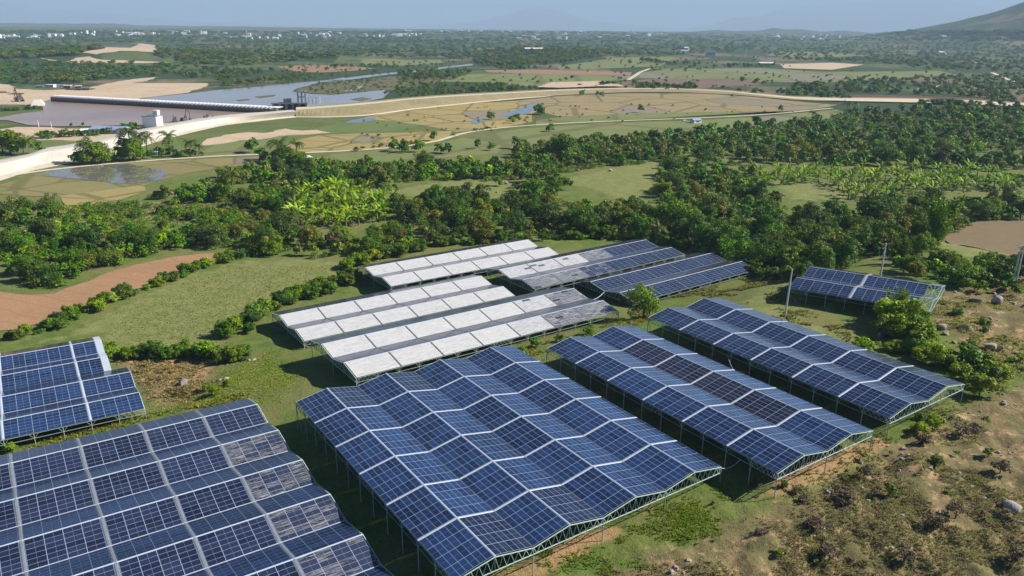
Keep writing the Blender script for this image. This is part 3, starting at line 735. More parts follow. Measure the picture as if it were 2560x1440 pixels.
solar_array('B', 'blue two-ridged solar roof in front of the one with white sheets', [(-2, -1, 6), (-1, 0, 6), (0, .67, 4)], 4, 8, 6, .55, lambda k, b: M_FARSLOPE if k % 2 == 0 else M_BLUE, M_CAP, M_CAP, M_CAP, gut_ends=(True, False))
# white corrugated sheets at the end of the far array
_b1 = [o for o in COL.objects if o.name.startswith('solar_array') and 'corrugated' in o.get('label', '')][0]
for k in range(0, 4):
    q = MB(); n = 14; V = []; js = (.347, .445)
    for i in range(n*2+1):
        kk = k+.015+(i/(n*2))*.97
        for j in js: V.append(rp('B', kk, j, .10+(.05 if i % 2 else 0)))
    q.add(V, [(2*i, 2*i+1, 2*i+3, 2*i+2) if True else 0 for i in range(n*2)])
    q.put('roof_sheet', M_CAP, _b1)
# open roof frame of the small array
_i1 = [o for o in COL.objects if o.get('label', '').startswith('small indigo')][0]
for k in range(0, 4):
    q = MB()
    for t in np.linspace(0.02, .98, 7): q.bar(rp('I', k+t, 2.0, .02), rp('I', k+t, 2.2, .02), .05)
    q.bar(rp('I', k, 2.0, .02), rp('I', k+1, 2.2, .02), .06); q.bar(rp('I', k+1, 2.0, .02), rp('I', k, 2.2, .02), .06); q.bar(rp('I', k, 2.1, .02), rp('I', k+1, 2.1, .02), .05)
    q.put('purlin_frame', M_STEEL, _i1)

def cable(label, pts, sag, r=.05, material=None):
    q = MB(); a, b_ = np.array(pts[0]), np.array(pts[1]); Q = []
    for i in range(13):
        t = i/12; p = a*(1-t)+b_*t; p[2] -= sag*4*t*(1-t); Q.append(p)
    q.tube(Q, [r]*13); o = q.put('cable', material or M_CAP); tag(o, label, 'cable')
cable('pale cable hanging between a white roof and the tarpaulin corner', (rp('G2', 2, 7, -.2), rp('H2', 2, 0, -.1)), .9, .09)
cable('pale cable strung from the largest blue roof to the brown-panelled one', (rp('C', 8, 6, -.2), rp('D', 0, 5.3, -.9)), .6)
cable('pale cable strung from the brown-panelled roof to the indigo roof', (rp('D', 4, 3, -.2), rp('E', 0, 2.4, -.9)), .3)

# dark tarpaulin wall under the corner of the slate roof
M_TARP = simple('dark_tarpaulin', (.05, .055, .065), .75, .3, .35, .8)
q = MB(); n = 16
for part in range(1):
    top = [rp('H2', 4-.0-1.0*t, -.01, -1.05) for t in np.linspace(0, 1, n)]+[rp('H2', 4.01, .16*t, -1.05) for t in np.linspace(.06, 1, 6)][::1]
    top = [rp('H2', 3.1+.9*t, -.02, -1.0) for t in np.linspace(0, 1, n)]+[rp('H2', 4.03, .015+.2*t, -1.0) for t in np.linspace(0, 1, 8)]
    V = []
    for i, p in enumerate(top):
        f_ = p.copy(); f_[2] = Tg(p[0], p[1])[0]; f_[:2] += np.array([.35, -.25])*math.sin(i*1.7)*.8
        V += [p, (p+f_)/2+np.array([.12*math.sin(i*2.3), .1*math.cos(i*1.9), 0]), f_]
    F_ = []
    for i in range(len(top)-1):
        for r in range(2): F_.append((i*3+r, i*3+r+1, i*3+4+r, i*3+3+r))
    q.add(V, F_)
o = q.put('tarpaulin', M_TARP); tag(o, 'dark tarpaulin hung as a wall under the slate roof corner', 'tarpaulin')
sol = o.modifiers.new('thick', 'SOLIDIFY'); sol.thickness = .04

# ------------------------------------------------------------------ plants
def leaf_quads(C, Nn, size, asp=1.0, rng=RNG):
    "one quad per centre C, facing about Nn"
    n = len(C); Nn = Nn/(np.linalg.norm(Nn, axis=1, keepdims=True)+1e-9)
    q = rng.normal(size=(n, 3)); X = np.cross(Nn, q); X /= (np.linalg.norm(X, axis=1, keepdims=True)+1e-9); Y = np.cross(Nn, X)
    s = np.asarray(size).reshape(-1, 1)/2
    V = np.stack([C-X*s, C-Y*s*asp, C+X*s, C+Y*s*asp], 1).reshape(-1, 3)
    return V, np.arange(4*n).reshape(n, 4)
def crown_arrays(lobes, n, size, tint, tvar, rng, droop=0.0, flat=1.0):
    "leaf quads over lobes (x, y, z, r); returns V, F, tint"
    lobes = np.array(lobes); wgt = lobes[:, 3]**2; wgt /= wgt.sum()
    li = rng.choice(len(lobes), n, p=wgt); L = lobes[li]
    d = rng.normal(size=(n, 3)); d /= np.linalg.norm(d, axis=1, keepdims=True); d[:, 2] = np.where(d[:, 2] < -.45, -d[:, 2], d[:, 2])
    rad = L[:, 3]*(1-.35*rng.random(n)**1.6); C = L[:, :3]+d*rad[:, None]*np.array([1, 1, flat])
    C += rng.normal(size=(n, 3))*.10*L[:, 3:4]
    N_ = d+rng.normal(size=(n, 3))*.55+np.array([0, 0, .35]); sz = size*(.6+.8*rng.random(n))
    V, Fq = leaf_quads(C, N_, sz, .75, rng)
    lt = (.78+.44*rng.random(len(lobes)))[li]*(1+tvar*(rng.random(n)-.5)*2)
    mixy = np.clip(rng.random(len(lobes))[li]*.8+rng.random(n)*.4-.2, 0, 1)[:, None]
    t2 = np.array(tint[1] if len(tint) > 1 else tint[0]); c = (np.array(tint[0])*(1-mixy)+t2*mixy)*lt[:, None]
    return V, Fq, np.repeat(c, 4, 0)
def tree_lobes(rng, h, rw, trunk, n, up=1.0):
    L = []; hc = h-trunk
    for i in range(n):
        a = rng.random()*6.283; t = rng.random(); zz = trunk+hc*(.18+.66*t); rr = rw*math.sqrt(max(0, 1-((t-.42)/.72)**2))*(.35+.5*rng.random())
        r = rw*(.20+.30*rng.random()**1.5)*(1.05-.30*t); L.append((rr*math.cos(a), rr*math.sin(a), min(zz, h-r*.9), r))
    L.append((0, 0, trunk+hc*.5, rw*.55)); return L
def trunk_mesh(name, rng, h, trunk, lobes, r0, material):
    q = MB(); top = np.array([.12*h*(rng.random()-.5), .12*h*(rng.random()-.5), trunk+(h-trunk)*.35])
    mid = top*.55+np.array([.05*h*(rng.random()-.5), 0, 0]); q.tube([(0, 0, -.5), mid*np.array([1, 1, .9]), top], [r0*1.25, r0*.85, r0*.5])
    for l in sorted(lobes, key=lambda l: -l[3])[:5]:
        e = np.array(l[:3]); s = mid+(top-mid)*rng.random(); q.tube([s, (s+e)/2+np.array([0, 0, .1*h*rng.random()]), e], [r0*.45, r0*.3, r0*.12], 5)
    return mesh_np(name, np.array(q.V), q.F, material)
G_DARK = [(0.0543, 0.1062, 0.0212), (0.1003, 0.1676, 0.033)]; G_MID = [(0.092, 0.1702, 0.0242), (0.161, 0.2392, 0.0391)]; G_OLIVE = [(0.14, 0.16, 0.036), (0.195, 0.19, 0.052)]
G_LIME = [(.190, .285, .028), (.28, .350, .040)]; G_BROWN = [(.15, .115, .060), (.11, .12, .045)]; G_YELL = [(.185, .185, .032), (.13, .17, .03)]
PROTO = {}
def proto_tree(kind, tint, h, rw, trunk, nl, leaves, size, seed, bark=None, tname='crown', sname='trunk', flat=.85):
    rng = np.random.default_rng(seed); L = tree_lobes(rng, h, rw, trunk, nl)
    V, Fq, c = crown_arrays(L, leaves, size, tint, .30, rng, flat=flat)
    me = mesh_np(tname, V, Fq, M_LEAF, c); tm = trunk_mesh(sname, rng, h, trunk, L, max(.07, h*.028), bark or M_BARK)
    PROTO.setdefault(kind, []).append(dict(parts=[(tname, me), (sname, tm)], h=h, w=rw*2))
def proto_low(kind, tint, h, rw, leaves, size, seed):
    rng = np.random.default_rng(seed); L = tree_lobes(rng, h, rw, h*.05, 6)
    PROTO.setdefault(kind, []).append(dict(low=crown_arrays(L, leaves, size, tint, .32, rng), h=h, w=rw*2))
for s_ in range(6): proto_tree('dark', G_DARK, 7+s_*.5, 3.7+.35*(s_ % 3), .5, 24, 3600, .40, 100+s_)
for s_ in range(6): proto_tree('mid', G_MID, 6+s_*.5, 3.6+.3*(s_ % 2), .3, 23, 3300, .39, 120+s_)
for s_ in range(3): proto_tree('olive', G_OLIVE, 6.4+s_*.5, 3.3, .7, 19, 2400, .36, 140+s_)
for s_ in range(2): proto_tree('yellow', G_YELL, 6.0+s_*.6, 3.3, .4, 19, 2500, .37, 160+s_)
proto_tree('brown', G_BROWN, 5.2, 2.6, 1.2, 11, 620, .36, 171)
proto_tree('slim', G_MID, 7.2, 1.7, 2.2, 9, 620, .48, 173, M_PALEBARK)
for s_ in range(4): proto_tree('bush', G_MID, 2.6, 1.7, .12, 15, 1700, .25, 180+s_, None, 'foliage', 'stem')
for s_ in range(2): proto_tree('bush_dark', G_DARK, 2.5, 1.7, .12, 15, 1700, .25, 190+s_, None, 'foliage', 'stem')
for s_ in range(2): proto_tree('bush_lime', G_LIME, 2.4, 1.6, .12, 16, 2200, .22, 200+s_, None, 'foliage', 'stem')
for s_ in range(2): proto_tree('bush_dry', [(.125, .090, .072), (.16, .13, .085)], 1.3, 1.1, .05, 7, 420, .20, 210+s_, None, 'foliage', 'stem', .7)
for s_ in range(2): proto_tree('weed', [(.10, .17, .035), (.13, .17, .04)], 1.2, .8, .1, 6, 260, .24, 215+s_, None, 'foliage', 'stem')
for i_, (k_, t_) in enumerate((('low_dark', G_DARK), ('low_mid', G_MID), ('low_olive', G_OLIVE), ('low_lime', G_LIME))):
    for s_ in range(2): proto_low(k_, t_, 6.5, 3.3, 330, .95, 300+i_*7+s_)

def frond(rng, L, droop, wid, a, z0, tint, seg=8, jag=True, rise=.7):
    "one arching leaf: two rows of quads off a rib"
    V, Fq, C = [], [], []; d = np.array([math.cos(a), math.sin(a), 0]); sd_ = np.array([-math.sin(a), math.cos(a), 0])
    rib = []
    for i in range(seg+1):
        t = i/seg; rib.append(np.array([0, 0, z0])+d*L*(t-.12*t*t)*math.cos(rise*(1-t)*.6)+np.array([0, 0, L*(rise*t-droop*t*t)]))
    for i in range(seg):
        t = (i+.5)/seg; w_ = wid*math.sin(math.pi*min(1, t*.9+.08))**.7
        for s in (-1, 1):
            o = len(V); lo = sd_*s*w_+np.array([0, 0, -w_*.45])+(d*w_*.5 if jag else 0*d)
            p0, p1 = rib[i], rib[i]*.35+rib[i+1]*.65 if jag else rib[i+1]
            V += [p0, p1, p1+lo, p0+lo*.9]; Fq.append((o, o+1, o+2, o+3) if s > 0 else (o+3, o+2, o+1, o)); C += [np.array(tint)*(.75+.5*rng.random())]*4
    return V, Fq, C
def fronds(name, rng, n, L, droop, wid, z0, tints, seg, jag, rise=(.3, 1.0), at0=(0, 0)):
    V, Fq, C = [], [], []
    for i in range(n):
        v, f, c = frond(rng, L*(.8+.4*rng.random()), droop*(.7+.6*rng.random()), wid, i*2.399+rng.random()*.4, z0, tints[rng.integers(len(tints))], seg, jag, rise[0]+(rise[1]-rise[0])*rng.random())
        o = len(V); V += [p+np.array([at0[0], at0[1], 0]) for p in v]; Fq += [tuple(x+o for x in q_) for q_ in f]; C += c
    return mesh_np(name, np.array(V), np.array(Fq), M_LEAF, np.array(C))
for s_ in range(3):
    rng = np.random.default_rng(400+s_); h = 5.4+s_*.8; q = MB(); bx, by = rng.random()*1.2-.6, rng.random()*1.2-.6
    q.tube([(0, 0, -.3), (bx*.3, by*.3, h*.5), (bx, by, h)], [.24, .17, .15])
    PROTO.setdefault('palm', []).append(dict(parts=[('crown', fronds('crown', rng, 24, 4.1, .85, .62, h, [(.05, .085, .02), (.075, .11, .025), (.11, .125, .03)], 9, True, (.05, 1.15), (bx, by))), ('trunk', mesh_np('trunk', np.array(q.V), q.F, M_PALEBARK))], h=h+1, w=6))
for s_ in range(4):
    rng = np.random.default_rng(420+s_); h = 1.7+.3*s_; q = MB(); q.tube([(0, 0, -.2), (0, 0, h)], [.17, .11])
    tt = [(.19, .295, .04), (.25, .345, .055), (.14, .24, .035)]
    PROTO.setdefault('banana', []).append(dict(parts=[('leaf_crown', fronds('leaf_crown', rng, 8, 2.2, .62, .34, h, tt, 6, False, (.5, 1.5))), ('stem', mesh_np('stem', np.array(q.V), q.F, simple('banana_stem', (.22, .24, .09), .6, .3)))], h=h+1, w=4))
for s_ in range(2):   # bamboo: tall lime plumes
    rng = np.random.default_rng(440+s_); V, Fq, C = [], [], []; q = MB()
    for i in range(16):
        a = rng.random()*6.28; h = 6+3.2*rng.random(); lean = 1.0+1.4*rng.random(); P_ = [np.array([math.cos(a)*lean*t*t+.4*math.cos(a), math.sin(a)*lean*t*t+.4*math.sin(a), h*(t-.10*t*t)]) for t in np.linspace(0, 1, 6)]
        q.tube(P_, [.05, .05, .045, .04, .03, .015], 4)
        n = 230; t = .25+.78*rng.random(n); cc = np.stack([np.interp(t, np.linspace(0, 1, 6), [p[k] for p in P_]) for k in range(3)], 1)+rng.normal(size=(n, 3))*.34
        v, f = leaf_quads(cc, rng.normal(size=(n, 3))+np.array([0, 0, .6]), .42*(.6+.8*rng.random(n)), .45, rng)
        Fq.append(f+sum(len(x) for x in V)); V.append(v); C.append(np.repeat((np.array([.10, .165, .02])+rng.random((n, 1))*np.array([[.07, .08, .01]]))*(.7+.6*rng.random()), 4, 0))
    PROTO.setdefault('bamboo', []).append(dict(parts=[('foliage', mesh_np('foliage', np.concatenate(V), np.concatenate(Fq), M_LEAF, np.concatenate(C))), ('stem', mesh_np('stem', np.array(q.V), q.F, simple('bamboo_stem', (.25, .26, .08), .5, .3)))], h=8, w=5))

ONES = 'zeroth first second third fourth fifth sixth seventh eighth ninth tenth eleventh twelfth thirteenth fourteenth fifteenth sixteenth seventeenth eighteenth nineteenth'.split()
TENS = ['', '', 'twenty', 'thirty', 'forty', 'fifty', 'sixty', 'seventy', 'eighty', 'ninety']
def ordinal(n):
    if n < 20: return ONES[n]
    if n < 100: return (TENS[n//10][:-1]+'ieth') if n % 10 == 0 else TENS[n//10]+'-'+ONES[n % 10]
    return ONES[0] if n == 0 else ('hundredth' if n == 100 else 'hundred-'+ordinal(n-100)) if n < 200 else 'two-hundred-'+ordinal(n-200)

ZONES = []
PLANTS = []   # (kind, xyz, scale, zone)
def inside_n(poly): return np.array(poly)
def zone(name, poly, spacing, kinds, smin, smax, drop=.12, seed=1):
    "scatter plants over the ground polygon (photo pixels)"
    P_ = px(poly); rng = np.random.default_rng(seed+len(PLANTS)); x0, y0 = P_[:, 0].min(), P_[:, 1].min(); x1, y1 = P_[:, 0].max(), P_[:, 1].max()
    X, Y = np.meshgrid(np.arange(x0, x1, spacing), np.arange(y0, y1, spacing)); X = X+(np.arange(X.shape[0]) % 2)[:, None]*spacing/2
    X = (X+rng.uniform(-.38, .38, X.shape)*spacing).ravel(); Y = (Y+rng.uniform(-.38, .38, Y.shape)*spacing).ravel()
    ok = (poly_sd(X, Y, P_) > 0) & (rng.random(X.shape) > drop*(.2+3.4*(fbm(X/(spacing*5), Y/(spacing*5), 17, 2) < .33))); X, Y = X[ok], Y[ok]; Z = T0(X, Y)
    ks = list(kinds); pr = np.array([kinds[k] for k in ks], float); pr /= pr.sum()
    if spacing > 4.2 and 'banana' not in kinds: ZONES.append((P_, spacing))
    for x, y, z in zip(X, Y, Z):
        PLANTS.append((ks[rng.choice(len(ks), p=pr)], (x, y, z-.05), smin*.85+(smax*1.12-smin*.85)*rng.random()**1.35+(.30 if rng.random() < .06 else 0), name))
def row(name, line, step, kinds, smin, smax, wid=1.0, seed=5):
    P_ = px(line); rng = np.random.default_rng(seed+len(PLANTS)); ks = list(kinds); pr = np.array([kinds[k] for k in ks], float); pr /= pr.sum()
    for a, b_ in zip(P_[:-1], P_[1:]):
        L = np.linalg.norm(b_-a); n = max(1, int(L/step))
        for i in range(n):
            p = a+(b_-a)*(i+rng.random()*.7)/n; x, y = p[0]+rng.normal()*wid*.5, p[1]+rng.normal()*wid*.5
            PLANTS.append((ks[rng.choice(len(ks), p=pr)], (x, y, float(T0(np.array([x]), np.array([y]))[0])-.05), smin*.6+(smax*1.15-smin*.6)*rng.random(), name))
def one(name, kind, u, v, s, top=None):
    p = at(u, v)
    if top is not None: s = height_to(p, top)/PROTO[kind][0]['h']
    PLANTS.append((kind, tuple(p), s, name))

zone('in the wood behind white roofs', [(985, 522), (1120, 508), (1290, 522), (1400, 505), (1500, 525), (1640, 548), (1740, 542), (1830, 562), (1960, 592), (2080, 602), (2170, 645), (2010, 700), (1905, 684), (1770, 634), (1640, 602), (1500, 594), (1340, 594), (1200, 610), (1080, 600), (1000, 580)], 5.9, {'dark': 5, 'mid': 2.2, 'olive': 2, 'brown': .3, 'bush': 1.2, 'bush_dark': 1.2}, 0.85, 1.35)
zone('in the scrubby wood by bananas', [(630, 596), (700, 590), (800, 606), (900, 614), (985, 592), (1010, 598), (1090, 610), (1000, 640), (880, 652), (760, 638), (650, 642), (600, 625)], 5.2, {'olive': 3, 'brown': 2, 'dark': 2, 'mid': 1.5, 'yellow': .6}, 0.7, 1.2)
zone('in the thicket over the dirt field', [(0, 600), (150, 585), (300, 590), (450, 580), (590, 590), (612, 618), (520, 616), (440, 624), (340, 644), (240, 680), (135, 716), (60, 716), (0, 704)], 4.4, {'mid': 5, 'dark': 2, 'yellow': .6, 'olive': .6}, 0.62, 1.05)
zone('in the grove above the meadow', [(350, 500), (470, 480), (560, 465), (640, 480), (760, 500), (735, 545), (640, 530), (560, 505), (430, 512)], 5.5, {'mid': 3, 'olive': 2, 'dark': 2, 'brown': .7}, 0.75, 1.25)
zone('in the clump beside the wet paddy', [(0, 545), (60, 528), (150, 528), (158, 552), (60, 575), (0, 580)], 5.0, {'dark': 3, 'olive': 2}, .75, 1.1)
zone('in the strip below the dirt road', [(545, 445), (700, 425), (850, 420), (960, 425), (1080, 412), (1250, 415), (1320, 440), (1260, 450), (1100, 452), (960, 458), (830, 466), (700, 460), (580, 460)], 6.2, {'mid': 3, 'olive': 2.5, 'dark': 2, 'yellow': .5}, 0.8, 1.25)
zone('in the wood below the green fields', [(1290, 378), (1400, 365), (1560, 350), (1700, 345), (1690, 392), (1600, 410), (1500, 418), (1380, 440), (1290, 440)], 6.8, {'mid': 3, 'olive': 2.5, 'dark': 2, 'brown': .6}, 0.85, 1.35)
zone('in the wide wood before the embankment', [(1660, 410), (1700, 350), (1800, 322), (2000, 312), (2090, 306), (2110, 285), (2300, 278), (2620, 280), (2620, 425), (2420, 430), (2200, 415), (2000, 412), (1880, 418), (1800, 410), (1720, 460), (1680, 478)], 8.6, {'mid': 3, 'olive': 2.6, 'dark': 2.6, 'yellow': .5, 'bush': 1.5}, 0.85, 1.5)
zone('in the wood beside the stony clearing', [(1640, 482), (1720, 500), (1800, 522), (1900, 568), (2080, 550), (2240, 530), (2340, 512), (2400, 515), (2620, 500), (2620, 552), (2430, 556), (2350, 600), (2320, 640), (2200, 652), (2080, 612), (1930, 592), (1800, 558), (1700, 545)], 6.0, {'dark': 4, 'mid': 3, 'olive': 1.5, 'yellow': .8}, 0.8, 1.3)
zone('in the scrub around the concrete poles', [(2185, 668), (2300, 655), (2420, 660), (2600, 672), (2600, 735), (2450, 738), (2360, 708), (2240, 702)], 4.2, {'mid': 3, 'yellow': 1, 'dark': 2}, 0.5, 0.9)
zone('beside the banana grove', [(640, 500), (740, 470), (860, 446), (960, 456), (1000, 480), (900, 462), (760, 484), (712, 530), (690, 572), (640, 560)], 5.6, {'olive': 2, 'mid': 3, 'dark': 1.5, 'yellow': .6}, .6, 1.05)
zone('in the banana grove', [(740, 500), (860, 470), (985, 505), (970, 552), (850, 572), (725, 566)], 3.2, {'banana': 1}, 1.1, 1.75, .1)
zone('in the plot below the wide wood', [(1880, 440), (2100, 425), (2300, 428), (2600, 448), (2600, 474), (2380, 482), (2200, 505), (2130, 505), (2060, 455), (1910, 470)], 4.6, {'banana': 1}, 1.1, 1.75, .12)
row('in the hedge below the dirt field', [(0, 848), (60, 842), (110, 826), (180, 796), (260, 762), (340, 732), (430, 700), (520, 664), (600, 644), (655, 628)], 1.05, {'bush': 4, 'bush_dark': 1, 'bush_lime': .7}, .75, 1.3, 3.0)
row('in the hedge beside the straw hummock', [(285, 888), (380, 892), (470, 892), (560, 908), (622, 892)], 1.1, {'bush': 3, 'bush_dark': 2}, 0.95, 1.6, 2.2)
row('in the hedge between meadow and roofs', [(560, 845), (620, 812), (680, 778), (740, 748), (800, 728), (860, 702), (905, 690)], 1.05, {'bush': 4, 'bush_dark': 2, 'bush_lime': .5}, 0.95, 1.6, 3.0)
row('at the end of the farthest white roof', [(845, 672), (900, 664), (960, 640), (1030, 624)], 1.4, {'bush': 3, 'bush_lime': 1}, 1.0, 1.8, 2.5)
row('along the foot of the wood', [(1360, 600), (1500, 594), (1640, 602), (1750, 632), (1890, 690), (1990, 700)], 2.0, {'bush': 3, 'bush_dark': 2, 'bush_lime': 1}, 0.9, 1.6, 2.5)
zone('between the clearing and the banana plot', [(1650, 445), (1760, 425), (1880, 432), (1900, 470), (1960, 520), (1900, 548), (1800, 522), (1700, 505), (1640, 482)], 6.4, {'mid': 3, 'dark': 2, 'olive': 2, 'yellow': .6}, .6, 1.15)
zone('between the two meadow glades', [(1310, 442), (1400, 438), (1430, 470), (1390, 508), (1300, 512), (1290, 480)], 6.2, {'mid': 2, 'dark': 2, 'olive': 2, 'brown': .6}, .6, 1.1)
zone('on the rough meadow above the thicket', [(150, 525), (330, 512), (560, 520), (640, 545), (560, 580), (300, 580), (160, 575)], 8.0, {'bush': 3, 'bush_dark': 2, 'bush_lime': 1}, .7, 1.5, .35)
row('behind the row of white roofs', [(950, 648), (1100, 614), (1250, 604), (1345, 602)], 2.0, {'bush': 3, 'bush_dark': 2, 'bush_lime': 1}, 1.0, 1.7, 2.5)
row('on the meadow edge by the thicket', [(180, 545), (330, 535), (420, 530), (560, 570)], 3.0, {'bush': 2, 'bush_dark': 1}, 0.8, 1.4, 4.0)
row('bordering the boulder slope', [(2190, 868), (2290, 885), (2380, 905), (2440, 930), (2475, 985)], 1.7, {'bush': 2, 'bush_lime': 2, 'bush_dark': 1}, 0.9, 1.9, 3.5)
row('among the boulders', [(2330, 800), (2420, 800), (2480, 830), (2540, 870), (2550, 930), (2430, 870), (2350, 850)], 3.0, {'bush': 2, 'weed': 2, 'bush_dry': 1}, .5, 1.0, 3.0)
row('on the dry slope', [(1700, 1330), (1850, 1260), (2000, 1230), (2150, 1150), (2300, 1120), (2500, 1050)], 5.0, {'weed': 2, 'bush_dry': 3, 'bush': .4}, .5, 1.0, 5.0)
row('on the dry slope', [(1950, 1400), (2100, 1330), (2250, 1330), (2400, 1250), (2540, 1200)], 5.0, {'weed': 1.2, 'bush_dry': 4}, .5, 1.1, 6.0)
row('in the grass strip between the roofs', [(1240, 905), (1330, 870), (1420, 850), (1560, 815), (1600, 800)], 3.5, {'bush': 1, 'weed': 3}, .5, .9, 1.5)
for u, v, s in [(1340, 868, 1.0), (1960, 1220, .5), (2090, 1130, .6), (540, 985, .8), (570, 965, .7), (520, 975, .7), (30, 1130, .8)]: one('standing alone by the solar roofs', 'bush', u, v, s)
for u, v, s in [(2400, 1090, 1.6), (2430, 1085, 1.3), (2310, 1110, 1.5), (2160, 1190, 1.4), (2120, 1255, 1.7), (2105, 1270, 1.3), (2330, 1320, 1.7), (2350, 1312, 1.2), (2390, 1290, 1.5), (2040, 1330, 1.6), (2075, 1395, 1.5), (2260, 1400, 1.4), (2010, 1260, 1.1), (1900, 1345, 1.2), (2500, 1180, 1.5), (2540, 1400, 1.6)]: one('hunched over bare soil on the dry slope', 'bush_dry', u, v, s)
for u, v, s in [(2340, 1165, 1.6), (2225, 1235, 1.5), (2470, 1140, 1.2), (1945, 1395, 1.1), (2300, 1050, 1.3)]: one('standing alone on the dry slope', 'weed', u, v, s)
one('with a round crown in front of the slate roof', 'mid', 1607, 795, .8, 730)
one('before the small unfinished roof', 'bamboo', 2232, 800, .8, 722)
one('before the small unfinished roof', 'bamboo', 2275, 830, .8, 752)
one('before the small unfinished roof', 'bamboo', 2300, 855, .8, 790)
for u, v, t in [(2222, 815, 745), (2250, 822, 742), (2285, 842, 775), (2298, 868, 800), (2262, 852, 790), (2215, 838, 790)]: one('before the small unfinished roof', 'bush_lime', u, v, 1, t)
one('behind the concrete pole', 'bamboo', 2335, 622, 1, 488)
one('behind the concrete pole', 'bamboo', 2250, 660, 1, 595)
for u, v, t in [(2150, 880, 840), (2310, 905, 860), (2360, 915, 865), (2450, 990, 935), (2330, 1070, 1035), (2300, 1085, 1055)]: one('bordering the boulder slope', 'bush_lime', u, v, 1, t)
for u, v, t in [(333, 398, 335), (352, 392, 340), (368, 388, 346), (425, 386, 338), (477, 390, 350), (497, 392, 364), (60, 386, 348), (75, 388, 352), (742, 395, 352), (700, 405, 350), (2030, 306, 282), (2082, 308, 286), (2115, 280, 254), (2135, 276, 256), (1640, 605, 560), (728, 580, 535), (48, 535, 500), (585, 500, 438)]:
    one('standing above its neighbours', 'palm', u, v, 1, t)
for k, u, v, t in [('mid', 190, 409, 376), ('dark', 200, 410, 368), ('mid', 228, 410, 360), ('mid', 252, 409, 362), ('dark', 268, 404, 376), ('mid', 312, 402, 362), ('mid', 338, 402, 350), ('dark', 362, 400, 366), ('mid', 410, 392, 364), ('dark', 428, 392, 362), ('mid', 468, 392, 368), ('dark', 486, 392, 372), ('mid', 505, 391, 376), ('mid', 282, 406, 384), ('dark', 378, 396, 372), ('mid', 455, 394, 374), ('mid', 215, 408, 368), ('mid', 240, 408, 358), ('dark', 262, 406, 372), ('mid', 300, 400, 360), ('dark', 325, 400, 352), ('mid', 350, 398, 362), ('dark', 395, 388, 362), ('mid', 440, 392, 370), ('dark', 8, 380, 318), ('mid', 28, 384, 330), ('dark', 50, 388, 345), ('mid', 95, 384, 348)]:
    one('in the palm clump beside the embankment', k, u, v, 1, t)
for k, u, v, t in [('mid', 630, 382, 340), ('mid', 655, 400, 362), ('dark', 690, 408, 368), ('dark', 720, 410, 366), ('mid', 745, 424, 380), ('mid', 665, 405, 372)]: one('in the roadside palm clump', k, u, v, 1, t)
for k, u, v, t in [('mid', 1229, 299, 274), ('mid', 1280, 308, 286), ('mid', 1292, 303, 280), ('mid', 1346, 286, 253), ('mid', 1357, 287, 262), ('mid', 1376, 329, 304), ('olive', 1603, 282, 260), ('dark', 1764, 278, 268), ('olive', 1950, 279, 262), ('dark', 1085, 352, 322), ('mid', 1455, 240, 221), ('mid', 1503, 243, 226), ('mid', 1495, 238, 225), ('dark', 1830, 243, 233)]:
    one('alone on the open paddies', k, u, v, 1, t)
for k, u, v, t in [('slim', 985, 378, 344), ('slim', 1014, 381, 342), ('slim', 1048, 380, 345), ('dark', 1120, 385, 355), ('mid', 1100, 383, 352), ('dark', 1195, 372, 345), ('mid', 1230, 376, 352), ('dark', 1290, 372, 338), ('dark', 1310, 374, 342), ('mid', 1400, 400, 340)]: one('along the dirt road', k, u, v, 1, t)
for k, u, v, t in [('mid', 1245, 465, 436), ('mid', 1290, 470, 448)]: one('on the meadow amid the woods', k, u, v, 1, t)
for k, u, v, t in [('mid', 120, 342, 322), ('mid', 160, 342, 318), ('mid', 95, 344, 328), ('dark', 178, 318, 306), ('dark', 208, 316, 304), ('mid', 330, 326, 306), ('mid', 310, 322, 304), ('mid', 255, 332, 316), ('mid', 355, 324, 312)]: one('around the blue-roofed building', k, u, v, 1, t)

# --- who becomes an object: per kind the 300 that look largest
KINDNAME = {'dark': ('broadleaf_tree', 'tree', 'dark green broadleaf tree'), 'mid': ('broadleaf_tree', 'tree', 'mid green broadleaf tree'), 'olive': ('broadleaf_tree', 'tree', 'olive green loose-leaved tree'),
 'yellow': ('broadleaf_tree', 'tree', 'yellow-green leafy tree'), 'brown': ('broadleaf_tree', 'tree', 'brownish thin-leaved tree'), 'slim': ('broadleaf_tree', 'tree', 'slim pale-stemmed tree'),
 'bush': ('shrub', 'shrub', 'green leafy shrub'), 'bush_dark': ('shrub', 'shrub', 'dark green shrub'), 'bush_lime': ('shrub', 'shrub', 'lime green shrub'), 'bush_dry': ('shrub', 'shrub', 'dry brown shrub'), 'weed': ('shrub', 'shrub', 'small bright weedy shrub'),
 'palm': ('coconut_palm', 'palm', 'coconut palm with drooping fronds'), 'banana': ('banana_plant', 'banana plant', 'banana plant with arching leaves'), 'bamboo': ('bamboo_clump', 'bamboo', 'lime green bamboo clump')}
by_name = {}
for p in PLANTS: by_name.setdefault(KINDNAME[p[0]][0], []).append(p)
REST = []
def size_of(p):
    k, loc, s, z = p; u, v = proj(np.array(loc))
    if u < -60 or u > 2620 or v > 1560: return -1
    return s*PROTO[k][0]['h']/np.linalg.norm(np.array(loc)-CAM)
